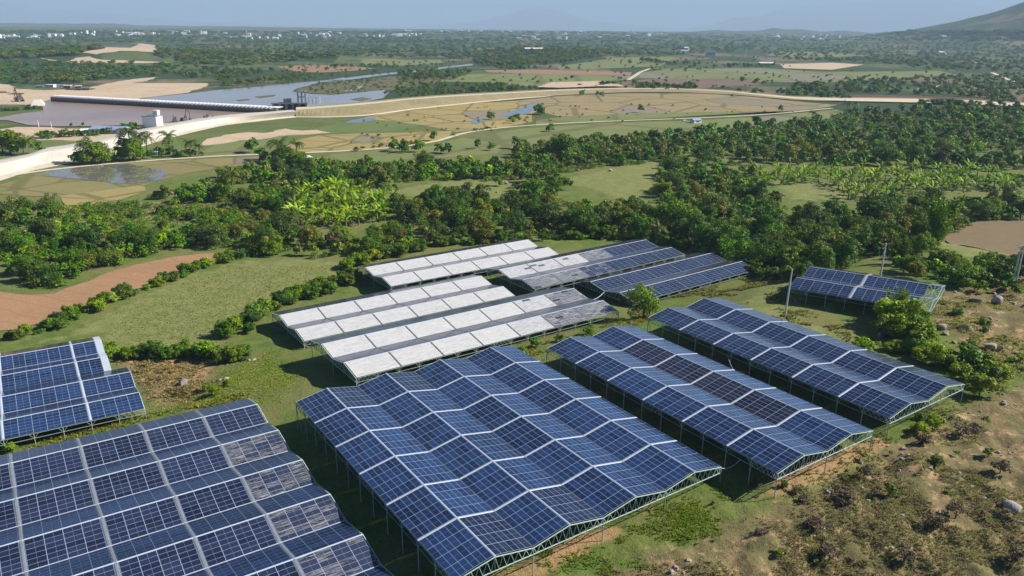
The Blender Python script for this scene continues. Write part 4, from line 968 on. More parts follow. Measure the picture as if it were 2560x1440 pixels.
for nm, L in by_name.items():
    L.sort(key=size_of, reverse=True)
    keep = [p for p in L[:290] if size_of(p) > 0]; REST += [p for p in L[len(keep):] if size_of(p) > 0]
    keep.sort(key=lambda p: proj(np.array(p[1]))[0]); cnt = {}
    tot = {}
    for p in keep: tot[(p[0], p[3])] = tot.get((p[0], p[3]), 0)+1
    for i, (k, loc, s, zn) in enumerate(keep):
        pr_ = PROTO[k]; P0 = pr_[random.randrange(len(pr_))]
        _, cat, desc = KINDNAME[k]; cnt[(k, zn)] = cnt.get((k, zn), 0)+1
        lab = f"{desc} {zn}" + (f", {ordinal(cnt[(k, zn)])} from reservoir" if tot[(k, zn)] > 1 else '')
        root = tag(empty(nm, loc), lab, cat, (cat+'s '+zn)[:60]); root.rotation_euler = (0, 0, random.uniform(0, 6.28)); sv = s*random.uniform(.93, 1.07); root.scale = (s*random.uniform(.9, 1.12), s*random.uniform(.9, 1.12), s)
        for pn, me in P0['parts']:
            link(bpy.data.objects.new(pn, me), root)

# --- far woods and scrub: one body of vegetation nobody could count
def scatter_low(items, name, label=None):
    V, Fq, C = [], [], []; off = 0
    for kind, loc, s, sz in items:
        pl = PROTO[kind]; v, f, c = pl[RNG.integers(len(pl))]['low']; a = RNG.random()*6.283; ca, sa = math.cos(a), math.sin(a)
        v = v*np.array([s, s, sz]); v = np.stack([v[:, 0]*ca-v[:, 1]*sa, v[:, 0]*sa+v[:, 1]*ca, v[:, 2]], 1)+np.array(loc)
        V.append(v); Fq.append(f+off); off += len(v); C.append(c*(.7+.6*RNG.random()))
    me = mesh_np(name, np.concatenate(V), np.concatenate(Fq), M_LEAF, np.concatenate(C))
    return tag(link(bpy.data.objects.new(name, me)), label, 'woodland' if label else None, kind='stuff')
MAP = {'dark': 'low_dark', 'mid': 'low_mid', 'olive': 'low_olive', 'yellow': 'low_lime', 'brown': 'low_olive', 'slim': 'low_mid', 'bush': 'low_mid', 'bush_dark': 'low_dark', 'bush_lime': 'low_lime', 'bush_dry': 'low_olive', 'weed': 'low_mid', 'banana': 'low_lime', 'palm': 'low_mid', 'bamboo': 'low_lime'}
items = []
for k, loc, s, zn in REST:
    f = s*PROTO[k][0]['h']/6.5; items.append((MAP[k], loc, f*(1.0 if 'bush' not in k else 1.3), f))
for i_, (k_, t_) in enumerate((('fill_dark', G_DARK), ('fill_mid', G_MID), ('fill_olive', G_OLIVE))):
    for s_ in range(3):
        rng = np.random.default_rng(700+i_*9+s_); L = tree_lobes(rng, 2.4, 2.0, .05, 9); PROTO.setdefault(k_, []).append(dict(low=crown_arrays(L, 170, .42, t_, .32, rng), h=2.4, w=4))
fill = []; rng = np.random.default_rng(61)
for P_, sp_ in ZONES:
    A_ = (P_[:, 0].max()-P_[:, 0].min())*(P_[:, 1].max()-P_[:, 1].min()); n = int(min(2600, A_/9)); X = rng.uniform(P_[:, 0].min()-2, P_[:, 0].max()+2, n); Y = rng.uniform(P_[:, 1].min()-2, P_[:, 1].max()+2, n)
    k = (poly_sd(X, Y, P_)+(fbm(X/7, Y/7, 23, 3)-.40)*9 > 0) & (fbm(X/11, Y/11, 29, 2) > .33); X, Y = X[k], Y[k]; Z = T0(X, Y)
    for x, y, z in zip(X, Y, Z):
        s_ = rng.uniform(.5, 1.35); fill.append((('fill_dark', 'fill_mid', 'fill_mid', 'fill_olive')[rng.integers(4)], (x, y, z-.1), s_*1.15, s_))
print('fill', len(fill)); scatter_low(fill, 'undergrowth', 'mixed green scrub filling the gaps between the trees')
scatter_low(items, 'woodland', 'dense green woodland between the paddies and the solar roofs')

# far treelines and forest, clumps larger than single trees further out
items = []
def far_zone(poly, n, hmin, hmax, wide=1.6, kinds=('low_dark', 'low_dark', 'low_mid', 'low_olive'), seed=0):
    poly = np.array(poly, float); rng = np.random.default_rng(900+len(items)+seed); u0, v0 = poly.min(0); u1, v1 = poly.max(0); k = 0; tries = 0
    while k < n and tries < n*12:
        tries += 1; u, v = rng.uniform(u0, u1), rng.uniform(v0, v1)
        if poly_sd(np.array([u]), np.array([v]), poly)[0] < 0: continue
        p = at(u, v); hh = rng.uniform(hmin, hmax)
        items.append((kinds[rng.integers(len(kinds))], tuple(p), hh*wide*rng.uniform(.8, 1.3)/6.5, hh/6.5)); k += 1
def far_row(line, n, hmin, hmax, spread=2.0, wide=1.2, kinds=('low_dark', 'low_dark', 'low_mid')):
    rng = np.random.default_rng(1900+len(items)); L = np.array(line, float)
    for i in range(n):
        t = rng.random()*(len(L)-1); a = int(t); q = L[a]+(L[a+1]-L[a])*(t-a)
        p = at(q[0], q[1]+rng.normal()*spread*.4); hh = rng.uniform(hmin, hmax)
        items.append((kinds[rng.integers(len(kinds))], tuple(p), hh*wide*rng.uniform(.8, 1.3)/6.5, hh/6.5))
FARSTUFF = True
far_zone([(-40, 150), (100, 160), (180, 158), (330, 160), (420, 165), (560, 172), (700, 178), (560, 200), (420, 190), (300, 196), (180, 210), (-40, 210)], 420, 6, 10, 1.5)
far_zone([(-40, 108), (200, 112), (260, 118), (180, 140), (-40, 150)], 260, 7, 11, 2.0, ('low_dark', 'low_mid', 'low_olive'))
far_zone([(390, 112), (640, 108), (640, 165), (440, 160), (390, 135)], 300, 7, 10, 1.8, ('low_olive', 'low_dark', 'low_olive', 'low_mid'))
far_zone([(640, 105), (1280, 102), (1280, 142), (1180, 150), (900, 142), (640, 160)], 620, 7, 11, 1.9)
far_zone([(1180, 150), (1290, 140), (1420, 132), (1560, 135), (1720, 138), (1500, 142), (1400, 160), (1300, 166), (1200, 165)], 420, 8, 12, 1.5)
far_zone([(1280, 102), (1900, 102), (1880, 128), (1700, 138), (1280, 140)], 520, 8, 11, 2.0)
far_zone([(1900, 105), (2600, 108), (2600, 175), (2350, 178), (2200, 160), (1960, 150), (1900, 130)], 850, 6, 10, 1.6, ('low_dark', 'low_mid', 'low_olive', 'low_mid'))
far_zone([(2080, 205), (2200, 195), (2450, 190), (2620, 180), (2620, 262), (2500, 262), (2440, 244), (2300, 238), (2150, 236), (1960, 232), (1990, 215)], 520, 5, 9, 1.2)
far_zone([(-40, 84), (2600, 84), (2600, 103), (-40, 108)], 1500, 8, 13, 3.0, ('low_dark', 'low_dark', 'low_mid'))
far_zone([(-40, 79.5), (2600, 79.5), (2600, 85), (-40, 85)], 700, 10, 16, 4.5, ('low_dark',))
far_zone([(990, 186), (1060, 182), (1130, 186), (1180, 180), (1150, 200), (1010, 206)], 90, 7, 11, 1.1)
far_zone([(1000, 212), (1200, 208), (1320, 225), (1200, 234), (1000, 246), (960, 240)], 170, 3, 7, 1.1, ('low_mid', 'low_olive', 'low_dark'))
far_zone([(1230, 216), (1300, 218), (1345, 226), (1180, 234), (1160, 228)], 60, 6, 9, 1.0)
far_row([(1590, 222), (1650, 221), (1740, 222)], 46, 6, 11, 3); far_row([(1500, 216), (1540, 214)], 18, 6, 9, 2)
far_row([(1880, 232), (2000, 240), (2120, 247)], 34, 5, 9, 3); far_row([(1820, 166), (1880, 168), (1940, 166)], 26, 7, 11, 2)
far_row([(1600, 152), (1660, 160), (1750, 162)], 34, 7, 11, 2); far_row([(1990, 150), (2140, 152), (2300, 158)], 70, 6, 10, 3)
far_row([(1240, 172), (1340, 172)], 24, 7, 11, 2); far_row([(2300, 258), (2400, 262), (2560, 270)], 40, 5, 8, 4)
far_row([(830, 168), (900, 166), (960, 168), (1080, 172)], 26, 6, 9, 2); far_row([(560, 214), (640, 205), (760, 190)], 60, 4, 8, 4, 1.2, ('low_mid', 'low_olive'))
far_row([(780, 214), (860, 208), (960, 200), (1060, 190)], 60, 2, 4, 4, 1.4, ('low_olive', 'low_mid'))
far_row([(0, 278), (60, 274), (106, 272)], 22, 3, 4, 2, 1.4, ('low_mid',)); far_row([(340, 318), (300, 330), (240, 338), (180, 342), (100, 346)], 50, 3, 6, 3, 1.1, ('low_mid', 'low_dark'))
far_row([(1160, 335), (1240, 318), (1180, 330)], 10, 1.5, 3, 2); far_row([(880, 378), (960, 366), (1040, 360)], 22, 1.5, 3, 3, 1.4, ('low_olive',))
far_zone([(1100, 180), (1600, 178), (2400, 178), (2450, 210), (1900, 232), (1400, 220), (1100, 205)], 130, 2.5, 6, 1.2, ('low_mid', 'low_dark', 'low_olive'))
far_zone([(700, 165), (1150, 150), (1200, 165), (900, 190), (720, 205)], 120, 3, 6, 1.2, ('low_mid', 'low_dark', 'low_olive'))
far_zone([(540, 200), (760, 188), (880, 184), (700, 212), (560, 222)], 90, 2.5, 5, 1.2, ('low_mid', 'low_olive'))
far_zone([(900, 295), (1300, 262), (2000, 262), (2080, 275), (1700, 298), (1300, 318), (1000, 360), (820, 378)], 90, .8, 2.2, 1.6, ('low_mid', 'low_olive'))
far_zone([(1290, 142), (1900, 140), (2000, 170), (1600, 180), (1300, 172)], 110, 4, 8, 1.2)
far_zone([(740, 222), (900, 205), (1120, 185), (1130, 200), (960, 226), (830, 236)], 150, 1.2, 3, 1.8, ('low_olive', 'low_mid'))
scatter_low(items, 'distant_woodland', 'hazy far woodland and treelines across the plain')

# lone trees far out, told apart by the fields they stand on
for i_, (u, v, h_, d_) in enumerate([(817, 178, 9, 'reddish rust-coloured tree on the red far field'), (727, 172, 9, 'dark lone tree on the edge of the red far field'), (1575, 160, 9, 'round lone tree in the far green meadow'), (1587, 212, 9, 'small round tree on the ploughed brown field'), (1855, 205, 9, 'round tree in the far field beyond the ploughed brown ground'), (1892, 208, 9, 'dark tree at the edge of the ploughed brown ground'), (1430, 198, 7, 'low wide tree on the far bright green field')]):
    p = at(u, v); pr_ = PROTO['mid' if i_ % 2 else 'dark'][i_ % 3]; s = h_/pr_['h']
    root = tag(empty('broadleaf_tree', p), d_, 'tree', 'lone trees on the far fields'); root.scale = (s, s, s); root.rotation_euler[2] = i_
    for pn, me in pr_['parts']: link(bpy.data.objects.new(pn, me), root)

# ------------------------------------------------------------------ far hills
M_HILL = field_mat('hill_scrub', (.05, .075, .035), (.10, .085, .06), .004, None, (.04, .06, .03))
def ridge(name, dist, depth, prof, seed, mtl):
    "mountain range: prof = [(u, v)] skyline in photo pixels at that distance"
    prof = np.array(prof, float); us = np.linspace(prof[0, 0], prof[-1, 0], 170); vs_ = np.interp(us, prof[:, 0], prof[:, 1]); V = []; nd = 16
    xs = (us-1280)/F_PX*dist
    top = CAM_H+(74-vs_)/F_PX*dist
    for j in range(nd):
        t = j/(nd-1); y = dist-depth*.5+depth*t; sh = math.sin(math.pi*min(1, t*.98+.01))**.8
        nz = fbm(xs/(depth*.35)+seed, np.full(xs.shape, t*3.1)+seed, seed, 4)
        V.append(np.stack([xs*(.985+.03*t), np.full(xs.shape, y), (top-20)*sh*(.80+.42*nz*(1-abs(2*t-1)*.4))+20*sh], 1))
    V = np.concatenate(V); n = len(us); F_ = np.array([(j*n+i, j*n+i+1, (j+1)*n+i+1, (j+1)*n+i) for j in range(nd-1) for i in range(n-1)])
    return tag(link(bpy.data.objects.new(name, mesh_np(name, V, F_, mtl, smooth=True))), kind='structure')
ridge('hills', 8800, 900, [(1660, 77), (1720, 72), (1760, 68), (1800, 72), (1860, 70), (1890, 65), (1960, 67), (2000, 71), (2060, 67), (2120, 71), (2200, 68), (2300, 66), (2400, 64)], 3, M_HILL)
ridge('hills', 9600, 700, [(-200, 74), (100, 72), (300, 71), (420, 73), (700, 75), (1300, 75), (1700, 75)], 8, M_HILL)
ridge('mountains', 34000, 6000, [(1640, 72), (1740, 60), (1800, 40), (1860, 34), (1900, 22), (1960, 12), (2040, 6), (2110, 2), (2170, -6), (2230, -8), (2300, -2), (2360, 6), (2420, 22), (2520, 40), (2700, 40)], 12, M_HILL)
ridge('mountains', 34500, 5600, [(-500, 20), (-200, 8), (0, 30), (90, 26), (200, 38), (330, 48), (420, 58), (560, 66), (760, 71), (1060, 70), (1180, 58), (1260, 40), (1320, 20), (1380, 30), (1450, 50), (1560, 62), (1700, 72)], 20, M_HILL)

# ------------------------------------------------------------------ weir, sluice, buildings by the reservoir
M_DKCON = simple('wet_dark_concrete', (.105, .095, .092), .8, .3, .3, .3)
M_MIDCON = simple('grey_concrete', (.20, .215, .235), .8, .3, .25, .3)
M_WHITE_P = simple('white_paint', (.74, .74, .74), .7, .3, .08, .3)
M_BLUE_R = simple('blue_roof_sheet', (.28, .36, .55), .45, .5, .15, .4)
M_GLASSD = simple('dark_opening', (.03, .032, .035), .5, .4, .2, 1)
M_REDR = simple('red_roof_tile', (.36, .15, .10), .8, .2, .2, .5)
M_MACH = simple('machine_paint', (.10, .075, .055), .6, .4, .3, 1.0)
M_RUST = simple('rusty_orange_paint', (.30, .14, .08), .7, .3, .3, 1.0)

A_, B_ = atz(133, 252.5, -3.5), atz(690, 284, -3.5); D_ = (B_-A_); Ln = np.linalg.norm(D_); D_ /= Ln
Nw = np.array([D_[1], -D_[0], 0]);  Nw = -Nw if Nw[1] > 0 else Nw      # toward the camera
rot = math.atan2(D_[1], D_[0]); H_W = 5.2
root = tag(empty('weir', A_), 'long pale-topped concrete weir of many dark bays across the river', 'weir')
q = MB(); q.box((A_+B_)/2-Nw*2.4+np.array([0, 0, -1.0]), Ln, 4.0, H_W+.8, rot); q.put('weir_wall', M_DKCON, root)
q = MB(); q.box((A_+B_)/2-Nw*6.4+np.array([0, 0, H_W-.25]), Ln, 9.5, .5, rot); q.put('crest_slab', M_WHITE_P, root)
nbay = 62
for i in range(nbay):
    c0 = A_+D_*Ln*(i+.5)/nbay; q = MB(); wB = Ln/nbay
    a = c0-D_*wB*.46; b2 = c0+D_*wB*.30; z0, z1 = np.array([0, 0, -1.0]), np.array([0, 0, H_W])
    V = [a+Nw*0+z0, a+Nw*2.8+z0, b2+Nw*.5+z0, b2+z0, a+z1, a+Nw*2.8+z1*.78, b2+Nw*.2+z1, b2+z1]
    q.add(V, [(0, 1, 2, 3), (7, 6, 5, 4), (0, 4, 5, 1), (1, 5, 6, 2), (2, 6, 7, 3), (3, 7, 4, 0)]); q.put('buttress', M_DKCON, root)
    q = MB(); V = [a-Nw*2+z1*1.02, a+Nw*3.2+z1*.80, b2+Nw*.1+z1*1.02, b2-Nw*2+z1*1.02]; V += [p+np.array([0, 0, .6]) for p in V]
    q.add(V, [(3, 2, 1, 0), (4, 5, 6, 7), (0, 1, 5, 4), (1, 2, 6, 5), (2, 3, 7, 6), (3, 0, 4, 7)]); q.put('bay_cap', M_WHITE_P, root)

# sluice gate house at the end of the weir
P1 = atz(686, 279, -3.5); P2 = atz(768, 279, -3.5); d_ = P2-P1; Ls = np.linalg.norm(d_); d_ /= Ls; rot = math.atan2(d_[1], d_[0]); nn = np.array([d_[1], -d_[0], 0]); nn = -nn if nn[1] > 0 else nn
root = tag(empty('sluice_gate', P1), 'grey concrete sluice gate with open bays and a lifting frame at the weir end', 'sluice gate')
q = MB()
for i in range(6): q.box(P1+d_*Ls*i/5+np.array([0, 0, -.8]), 1.7, 9, 8.2, rot)
q.put('pier', M_MIDCON, root)
q = MB(); q.box((P1+P2)/2+np.array([0, 0, 7.3]), Ls+3, 10.5, 1.1, rot); q.put('deck_slab', M_MIDCON, root)
q = MB(); q.box((P1+P2)/2-nn*3+np.array([0, 0, -.8]), Ls, .8, 8.0, rot); q.put('gate_leaf', M_GLASSD, root)
q = MB(); q.box(P1+d_*Ls*.42+np.array([0, 0, 8.4]), 6.5, 5, 3.6, rot); q.put('machine_room', M_MIDCON, root)
q = MB(); hb = P1+d_*Ls*.86+np.array([0, 0, 8.4])
for sx in (-3.4, 0, 3.4):
    for sy in (-2.5, 2.5): q.bar(hb+d_*sx+nn*sy, hb+d_*sx+nn*sy+np.array([0, 0, 10]), .38)
for zz in (5, 10):
    for sy in (-2.5, 2.5): q.bar(hb-d_*3.6+nn*sy+np.array([0, 0, zz]), hb+d_*3.6+nn*sy+np.array([0, 0, zz]), .4)
q.box(hb+np.array([0, 0, 9.8]), 8.5, 6, .6, rot); q.put('lifting_frame', M_MIDCON, root)
hb2 = P2+d_*7+np.array([0, 0, 7.0]); q = MB()
for sx in (-5, -1.5, 2, 5.5):
    for sy in (-2, 2): q.bar(hb2+d_*sx+nn*sy, hb2+d_*sx+nn*sy+np.array([0, 0, 6.5]), .28)
for sy in (-2, 2): q.bar(hb2-d_*5+nn*sy+np.array([0, 0, 6.4]), hb2+d_*5.5+nn*sy+np.array([0, 0, 6.4]), .28)
q.put('railing_frame', M_WHITE_P, root)

def building(name, label, cat, u, v, wpx, vtop, depth, wall, roof, roof_kind='flat', rot=0.0, windows=0, group=None, extra=None, roofh=None):
    p = at(u, v); dist = np.linalg.norm(p-CAM); w_ = wpx/F_PX*dist; h_ = height_to(p, vtop); p[2] -= .6
    root = tag(empty(name, p), label, cat, group); rh = roofh if roofh is not None else (0 if roof_kind == 'flat' else min(h_*.35, w_*.22)); hw_ = h_-rh+.6
    q = MB(); q.box(p, w_, depth, hw_, rot); q.put('wall', wall, root)
    q = MB()
    if roof_kind == 'flat': q.box(p+np.array([0, 0, hw_]), w_+.8, depth+.8, .45, rot)
    else: q.gable(p+np.array([0, 0, hw_+.003]), w_, depth, rh, rot, .5)
    q.put('roof', roof, root); ca, sa = math.cos(rot), math.sin(rot)
    for i in range(windows):
        x = w_*((i+.5)/windows-.5); c_ = p+np.array([x*ca+depth/2*sa, x*sa-depth/2*ca, hw_*.45]); q = MB(); q.box(c_, w_/windows*.4, .12, hw_*.28, rot); q.put('window', M_GLASSD, root)
    return root, p, w_, hw_
r_, p_, w_, h_ = building('gatehouse', 'tall white blank-walled gatehouse standing by the pale embankment', 'gatehouse', 384, 322, 33, 290, 9, M_WHITE_P, M_MIDCON, 'flat', -.12)
q = MB(); q.box(p_+np.array([2.6, 2.2, h_+.45]), 3.8, 3.6, 3.4, -.12); q.box(p_+np.array([2.6, 2.2, h_+3.85]), 4.4, 4.2, .4, -.12); q.put('stair_head', M_WHITE_P, r_)
r_, p_, w_, h_ = building('long_building', 'long low building with a blue sheet roof by the reservoir', 'building', 277, 333, 74, 315, 10, simple('pale_green_wall', (.52, .60, .56), .8), M_BLUE_R, 'gable', -.05, 6)
building('hut', 'small pale hut beside the long blue-roofed building', 'hut', 219, 333, 22, 321, 6, simple('pale_green_wall', (.52, .60, .56), .8), M_WHITE_P, 'gable', .2, 1)
building('hut', 'small white-roofed hut among the palms below the embankment', 'hut', 386, 388, 18, 374, 4, M_WHITE_P, M_WHITE_P, 'gable', .1, 1)
building('hut', 'blue and white hut standing beside the dirt road by the woods', 'hut', 1739, 307, 23, 296, 5.5, M_WHITE_P, M_BLUE_R, 'gable', .5, 1)
building('shed', 'low brown shed under trees by the road and flooded paddy', 'shed', 278, 404, 26, 396, 4, M_RUST, M_REDR, 'gable', .1, 1)
building('factory', 'long white factory hall in the far woods', 'factory', 1337, 126, 48, 119, 26, M_WHITE_P, M_WHITE_P, 'gable', .06, 6)
building('house_block', 'pale unfinished house block on the far plain beside a mast', 'house', 1775, 143, 20, 128, 12, simple('pale_wall', (.62, .60, .58), .8), M_WHITE_P, 'flat', .1, 4)
building('farm_shed', 'long low grey shed on the far plain between fields', 'shed', 1915, 163, 36, 155, 9, M_MIDCON, M_WHITE_P, 'gable', 0, 5)
p = at(1863, 145); h_ = height_to(p, 121); root = tag(empty('mast', p), 'thin white mast on the far plain beside the pale block', 'mast')
q = MB(); q.bar(p, p+np.array([0, 0, h_]), 1.1, .7, 6); q.put('pole', M_WHITE_P, root); q = MB(); q.box(p+np.array([0, 0, h_]), 4.5, 2.5, 1.8); q.put('antenna', M_WHITE_P, root)

# parked vehicles
def car(label, u, v, rotz, material, van=False):
    p = at(u, v); root = tag(empty('parked_car', p), label, 'car'); ca, sa = math.cos(rotz), math.sin(rotz)
    def tr(x, y, z): return p+np.array([x*ca-y*sa, x*sa+y*ca, z])
    prof = [(-2.2, .35), (2.2, .35), (2.25, .8), (1.25, .95), (.6, 1.5 if not van else 1.8), (-1.6, 1.5 if not van else 1.8), (-2.2, .95)]
    q = MB(); n = len(prof); q.add([tr(x, -.85, z) for x, z in prof]+[tr(x, .85, z) for x, z in prof], [tuple(range(n)), tuple(range(2*n-1, n-1, -1))]+[(i, n+i, n+(i+1) % n, (i+1) % n) for i in range(n)])
    q.put('body', material, root)
    for x in (-1.4, 1.4):
        for y in (-.8, .8): q = MB(); q.bar(tr(x, y-.12, .35), tr(x, y+.12, .35), .36, n=12); q.put('wheel', M_GLASSD, root)
    q = MB(); q.add([tr(1.22, -.7, .99), tr(.68, -.7, 1.42), tr(.68, .7, 1.42), tr(1.22, .7, .99)], [(0, 1, 2, 3)]); q.V = [(a+.05*ca, b_+.05*sa, c_+.04) for a, b_, c_ in q.V]; q.put('windscreen', M_GLASSD, root)
car('white car parked beside the blue and white hut', 1712, 304, .3, M_WHITE_P)
car('white van parked by the road beside the palm clump', 772, 396, .9, M_WHITE_P, True)
car('pale car in the shade under the roadside palms', 684, 404, .2, M_CAPG)

def excavator(label, u, v, rotz, boom=1.0, s=1.0):
    p = at(u, v); root = tag(empty('excavator', p), label, 'excavator', 'machines at the weir site'); ca, sa = math.cos(rotz), math.sin(rotz)
    def tr(x, y, z): return p+np.array([x*ca-y*sa, x*sa+y*ca, z])*s
    for y in (-1.3, 1.3): q = MB(); q.box(tr(0, y, 0), 4.4*s, .8*s, 1.0*s, rotz); q.put('track', M_GLASSD, root)
    q = MB(); q.box(tr(-.3, 0, 1.1), 3.8*s, 2.8*s, 1.5*s, rotz, .92); q.put('body', M_MACH, root)
    q = MB(); q.box(tr(.8, -.8, 2.6), 1.5*s, 1.2*s, 1.4*s, rotz, .85); q.put('cab', M_MACH, root)
    q = MB(); q.tube([tr(1.2, .4, 2), tr(3.2, .4, 5.2*boom), tr(5.6, .4, 4.2*boom), tr(6.0, .4, 1.6)], [.35*s, .3*s, .25*s, .2*s], 4); q.put('boom', M_MACH, root)
    q = MB(); q.box(tr(5.9, .4, .6), 1.2*s, 1.2*s, 1.1*s, rotz, 1.2); q.put('bucket', M_MACH, root)
excavator('dark excavator on the sand bank beside the white weir abutment', 50, 254, 2.4, 1.3, 1.9)
excavator('dark excavator on the sand close to the gatehouse', 437, 306, 2.0, 1.0, 1.15)
excavator('dark excavator with raised boom between the gatehouse and the weir end', 461, 304, 1.2, 1.5, 1.25)
excavator('lone dark excavator on the sand halfway to the sluice gate', 516, 297, .6, .9, 1.0)
q = MB(); p = atz(95, 262, -3.5); q.box(p, 12, 26, 5, .5, .5); o = q.put('abutment', F_CONC); tag(o, 'white sloping concrete abutment at the far end of the weir', 'abutment')
for i_, (u, v, wp, vt, lb) in enumerate([(128, 218, 16, 212, 'white flat shed at the far end of the site yard'), (150, 217, 18, 210, 'widest white site shed in the yard beyond the weir'), (170, 221, 14, 214, 'rusty cabin on the site yard beyond the weir'), (100, 218, 12, 213, 'grey cabin at the site yard beside the excavator bank'), (196, 221, 12, 215, 'dark cabin among stacked steel on the site yard'), (214, 222, 14, 217, 'low pale cabin at the river side of the site yard')]):
    building('site_cabin', lb, 'cabin', u, v, wp, vt, 7, (M_WHITE_P, M_WHITE_P, M_RUST, M_MIDCON, M_MACH, M_MIDCON)[i_], (M_WHITE_P, M_CAPG)[i_ % 2], 'gable' if i_ % 2 else 'flat', .1*i_, 2, 'cabins of the weir building site')
for i_, (u, v) in enumerate([(176, 225), (186, 224), (205, 226), (222, 224), (40, 236), (8, 232)]):
    p = at(u, v); q = MB(); r_ = random.Random(i_)
    for k in range(9): q.box(p+np.array([r_.uniform(-5, 5), r_.uniform(-3, 3), .45*(k//3)]), r_.uniform(6, 11), 1.2, .5, r_.uniform(-.4, .4))
    o = q.put('lumber_stack', M_RUST if i_ % 2 else M_MACH); tag(o, ['stack of rusty formwork steel beside the rusty cabin', 'stack of dark beams next to the rusty cabin', 'stack of rusty beams before the low pale cabin', 'dark pile of beams nearest the river on the yard', 'rusty steel pile on the sand near the excavator', 'dark steel pile at the edge of the sand bank'][i_].replace('nearest the', 'close to the'), 'stack')
for i_, (u, v, t) in enumerate([(130, 325, 305), (97, 318, 300)]):
    p = at(u, v); h_ = height_to(p, t); q = MB(); q.bar(p, p+np.array([0, 0, h_]), .30, .2, 6); o = q.put('concrete_post', M_WHITE_P); tag(o, ['white post standing near the hut by the reservoir shore', 'white post on the sandy reservoir shore away from the hut'][i_], 'post')

# the distant town: white houses among trees
rng = np.random.default_rng(77); houses = []
for u0, u1, v0, v1, n in [(0, 110, 93, 99, 22), (118, 160, 89, 95, 9), (290, 362, 84, 92, 17), (372, 400, 86, 92, 7), (424, 468, 82, 89, 7), (492, 514, 81, 87, 5), (560, 640, 86, 100, 12), (640, 700, 82, 102, 9), (720, 860, 82, 96, 18), (912, 1056, 88, 93, 20), (1000, 1032, 79, 82, 4), (1100, 1290, 78.5, 84, 18), (1290, 1420, 79, 103, 14), (1440, 1660, 80, 100, 12), (1680, 1760, 118, 138, 8), (1880, 2100, 84, 96, 14), (2000, 2060, 92, 104, 8), (2300, 2420, 92, 100, 4), (2350, 2370, 133, 138, 3), (1690, 1720, 132, 136, 3), (180, 300, 84, 92, 10)]:
    for _ in range(n): houses.append((rng.uniform(u0, u1), rng.uniform(v0, v1)))
houses = [(u, v) for u, v in houses if 0 < u < 2560][:230]
hm = []
for k in range(4):
    q = MB()
    w_, d_, h_ = ((9, 7, 5), (14, 8, 6), (20, 9, 6.5), (8, 8, 10))[k]
    q.box((0, 0, -1), w_, d_, h_+1); n0 = len(q.F)
    if k == 3: q.box((0, 0, h_), w_+.6, d_+.6, .6)
    else: q.gable((0, 0, h_+.003), w_, d_, 2.2, 0, .4)
    me = mesh_np('house', np.array(q.V), q.F, M_WHITE_P); me.materials.append((M_REDR, M_WHITE_P, M_CAP, M_WHITE_P)[k])
    me.polygons.foreach_set('material_index', np.array([0]*n0+[1]*(len(q.F)-n0), np.int32)); hm.append(me)
HL = ['small gabled white house with red roof among the trees of the distant town', 'long gabled white house among the trees of the distant town', 'long white hall with pale roof among the trees of the distant town', 'tall flat-roofed white house among the trees of the distant town']
for u, v in houses:
    k = int(rng.integers(4)); p = at(u, v); o = bpy.data.objects.new('house', hm[k]); d = np.linalg.norm(p-CAM); s = rng.uniform(.8, 1.25)*(1+max(0, d-3000)/9000)
    o.location = p+np.array([0, 0, .5]); o.scale = (s, s, s*1.1); o.rotation_euler[2] = rng.uniform(-.6, .6); tag(link(o), HL[k], 'house', 'houses of the distant town')
for u, v, t, lb in [(816, 80, 73.5, 'white church tower standing over the distant town'), (433, 88, 77, 'white pagoda spire beside a red roof in the distant town'), (504, 86, 78, 'white twin-topped tower in the distant town'), (1605, 100, 93, 'white water tower in the far woods'), (617, 92, 72, 'thin white antenna mast over the distant town'), (1470, 104, 98, 'white cube-like tower house alone in the far woods')]:
    p = at(u, v); h_ = height_to(p, t); wd_ = h_*(.22 if 'mast' not in lb else .06); root = tag(empty('tower', p), lb, 'tower')
    if 'cube' in lb: wd_ = h_*1.3
    q = MB(); q.box(p-np.array([0, 0, 1]), wd_, wd_, h_*.75+1); q.put('shaft', M_WHITE_P, root)
    q = MB(); q.box(p+np.array([0, 0, h_*.75+.003]), wd_*(1.5 if 'water' in lb else .9), wd_*(1.5 if 'water' in lb else .9), h_*.25, 0, .9 if 'water' in lb or 'cube' in lb else .15); q.put('spire', M_WHITE_P, root)

# ------------------------------------------------------------------ poles beside the small roof
M_POLE = simple('pole_concrete', (.62, .61, .58), .85, .2, .15, 2)
def pole(label, p, h, r=.17, arms=(), transformer=False, double=False):
    root = tag(empty('utility_pole', p), label, 'utility pole'); up = np.array([0, 0, 1.]); off = [np.array([0, 0, 0])] if not double else [np.array([-.35, .1, 0]), np.array([.35, -.1, 0])]
    for o_ in off: q = MB(); q.bar(p+o_-up*.5, p+o_+up*h, r, r*.62, 8); q.put('pole_shaft', M_POLE, root)
    for z, L, a in arms:
        d = np.array([math.cos(a), math.sin(a), 0]); q = MB(); c = p+up*z; q.bar(c-d*L, c+d*L, .075); q.put('crossarm', M_CAPG, root)
        for t in (-1, -.45, .45, 1): q = MB(); q.bar(c+d*L*t*.95, c+d*L*t*.95+up*.32, .07, .09, 6); q.put('insulator', M_CAP, root)
    return root
p = at(2199, 702); pole('concrete power pole with three crossarms behind the small open-ended roof', p, height_to(p, 608), .27, ((height_to(p, 612), 1.0, .3), (height_to(p, 632), 1.3, .9), (height_to(p, 641), 1.2, -.4)))
p = at(2536, 708); pole('double concrete power pole at the edge of the stony clearing', p, height_to(p, 614), .22, ((height_to(p, 619), 1.5, .2), (height_to(p, 632), .9, .2)), double=True)
p = at(1962, 792); h_ = height_to(p, 672); root = tag(empty('concrete_post', p), 'slender pale concrete post beside the small open-ended roof', 'post')
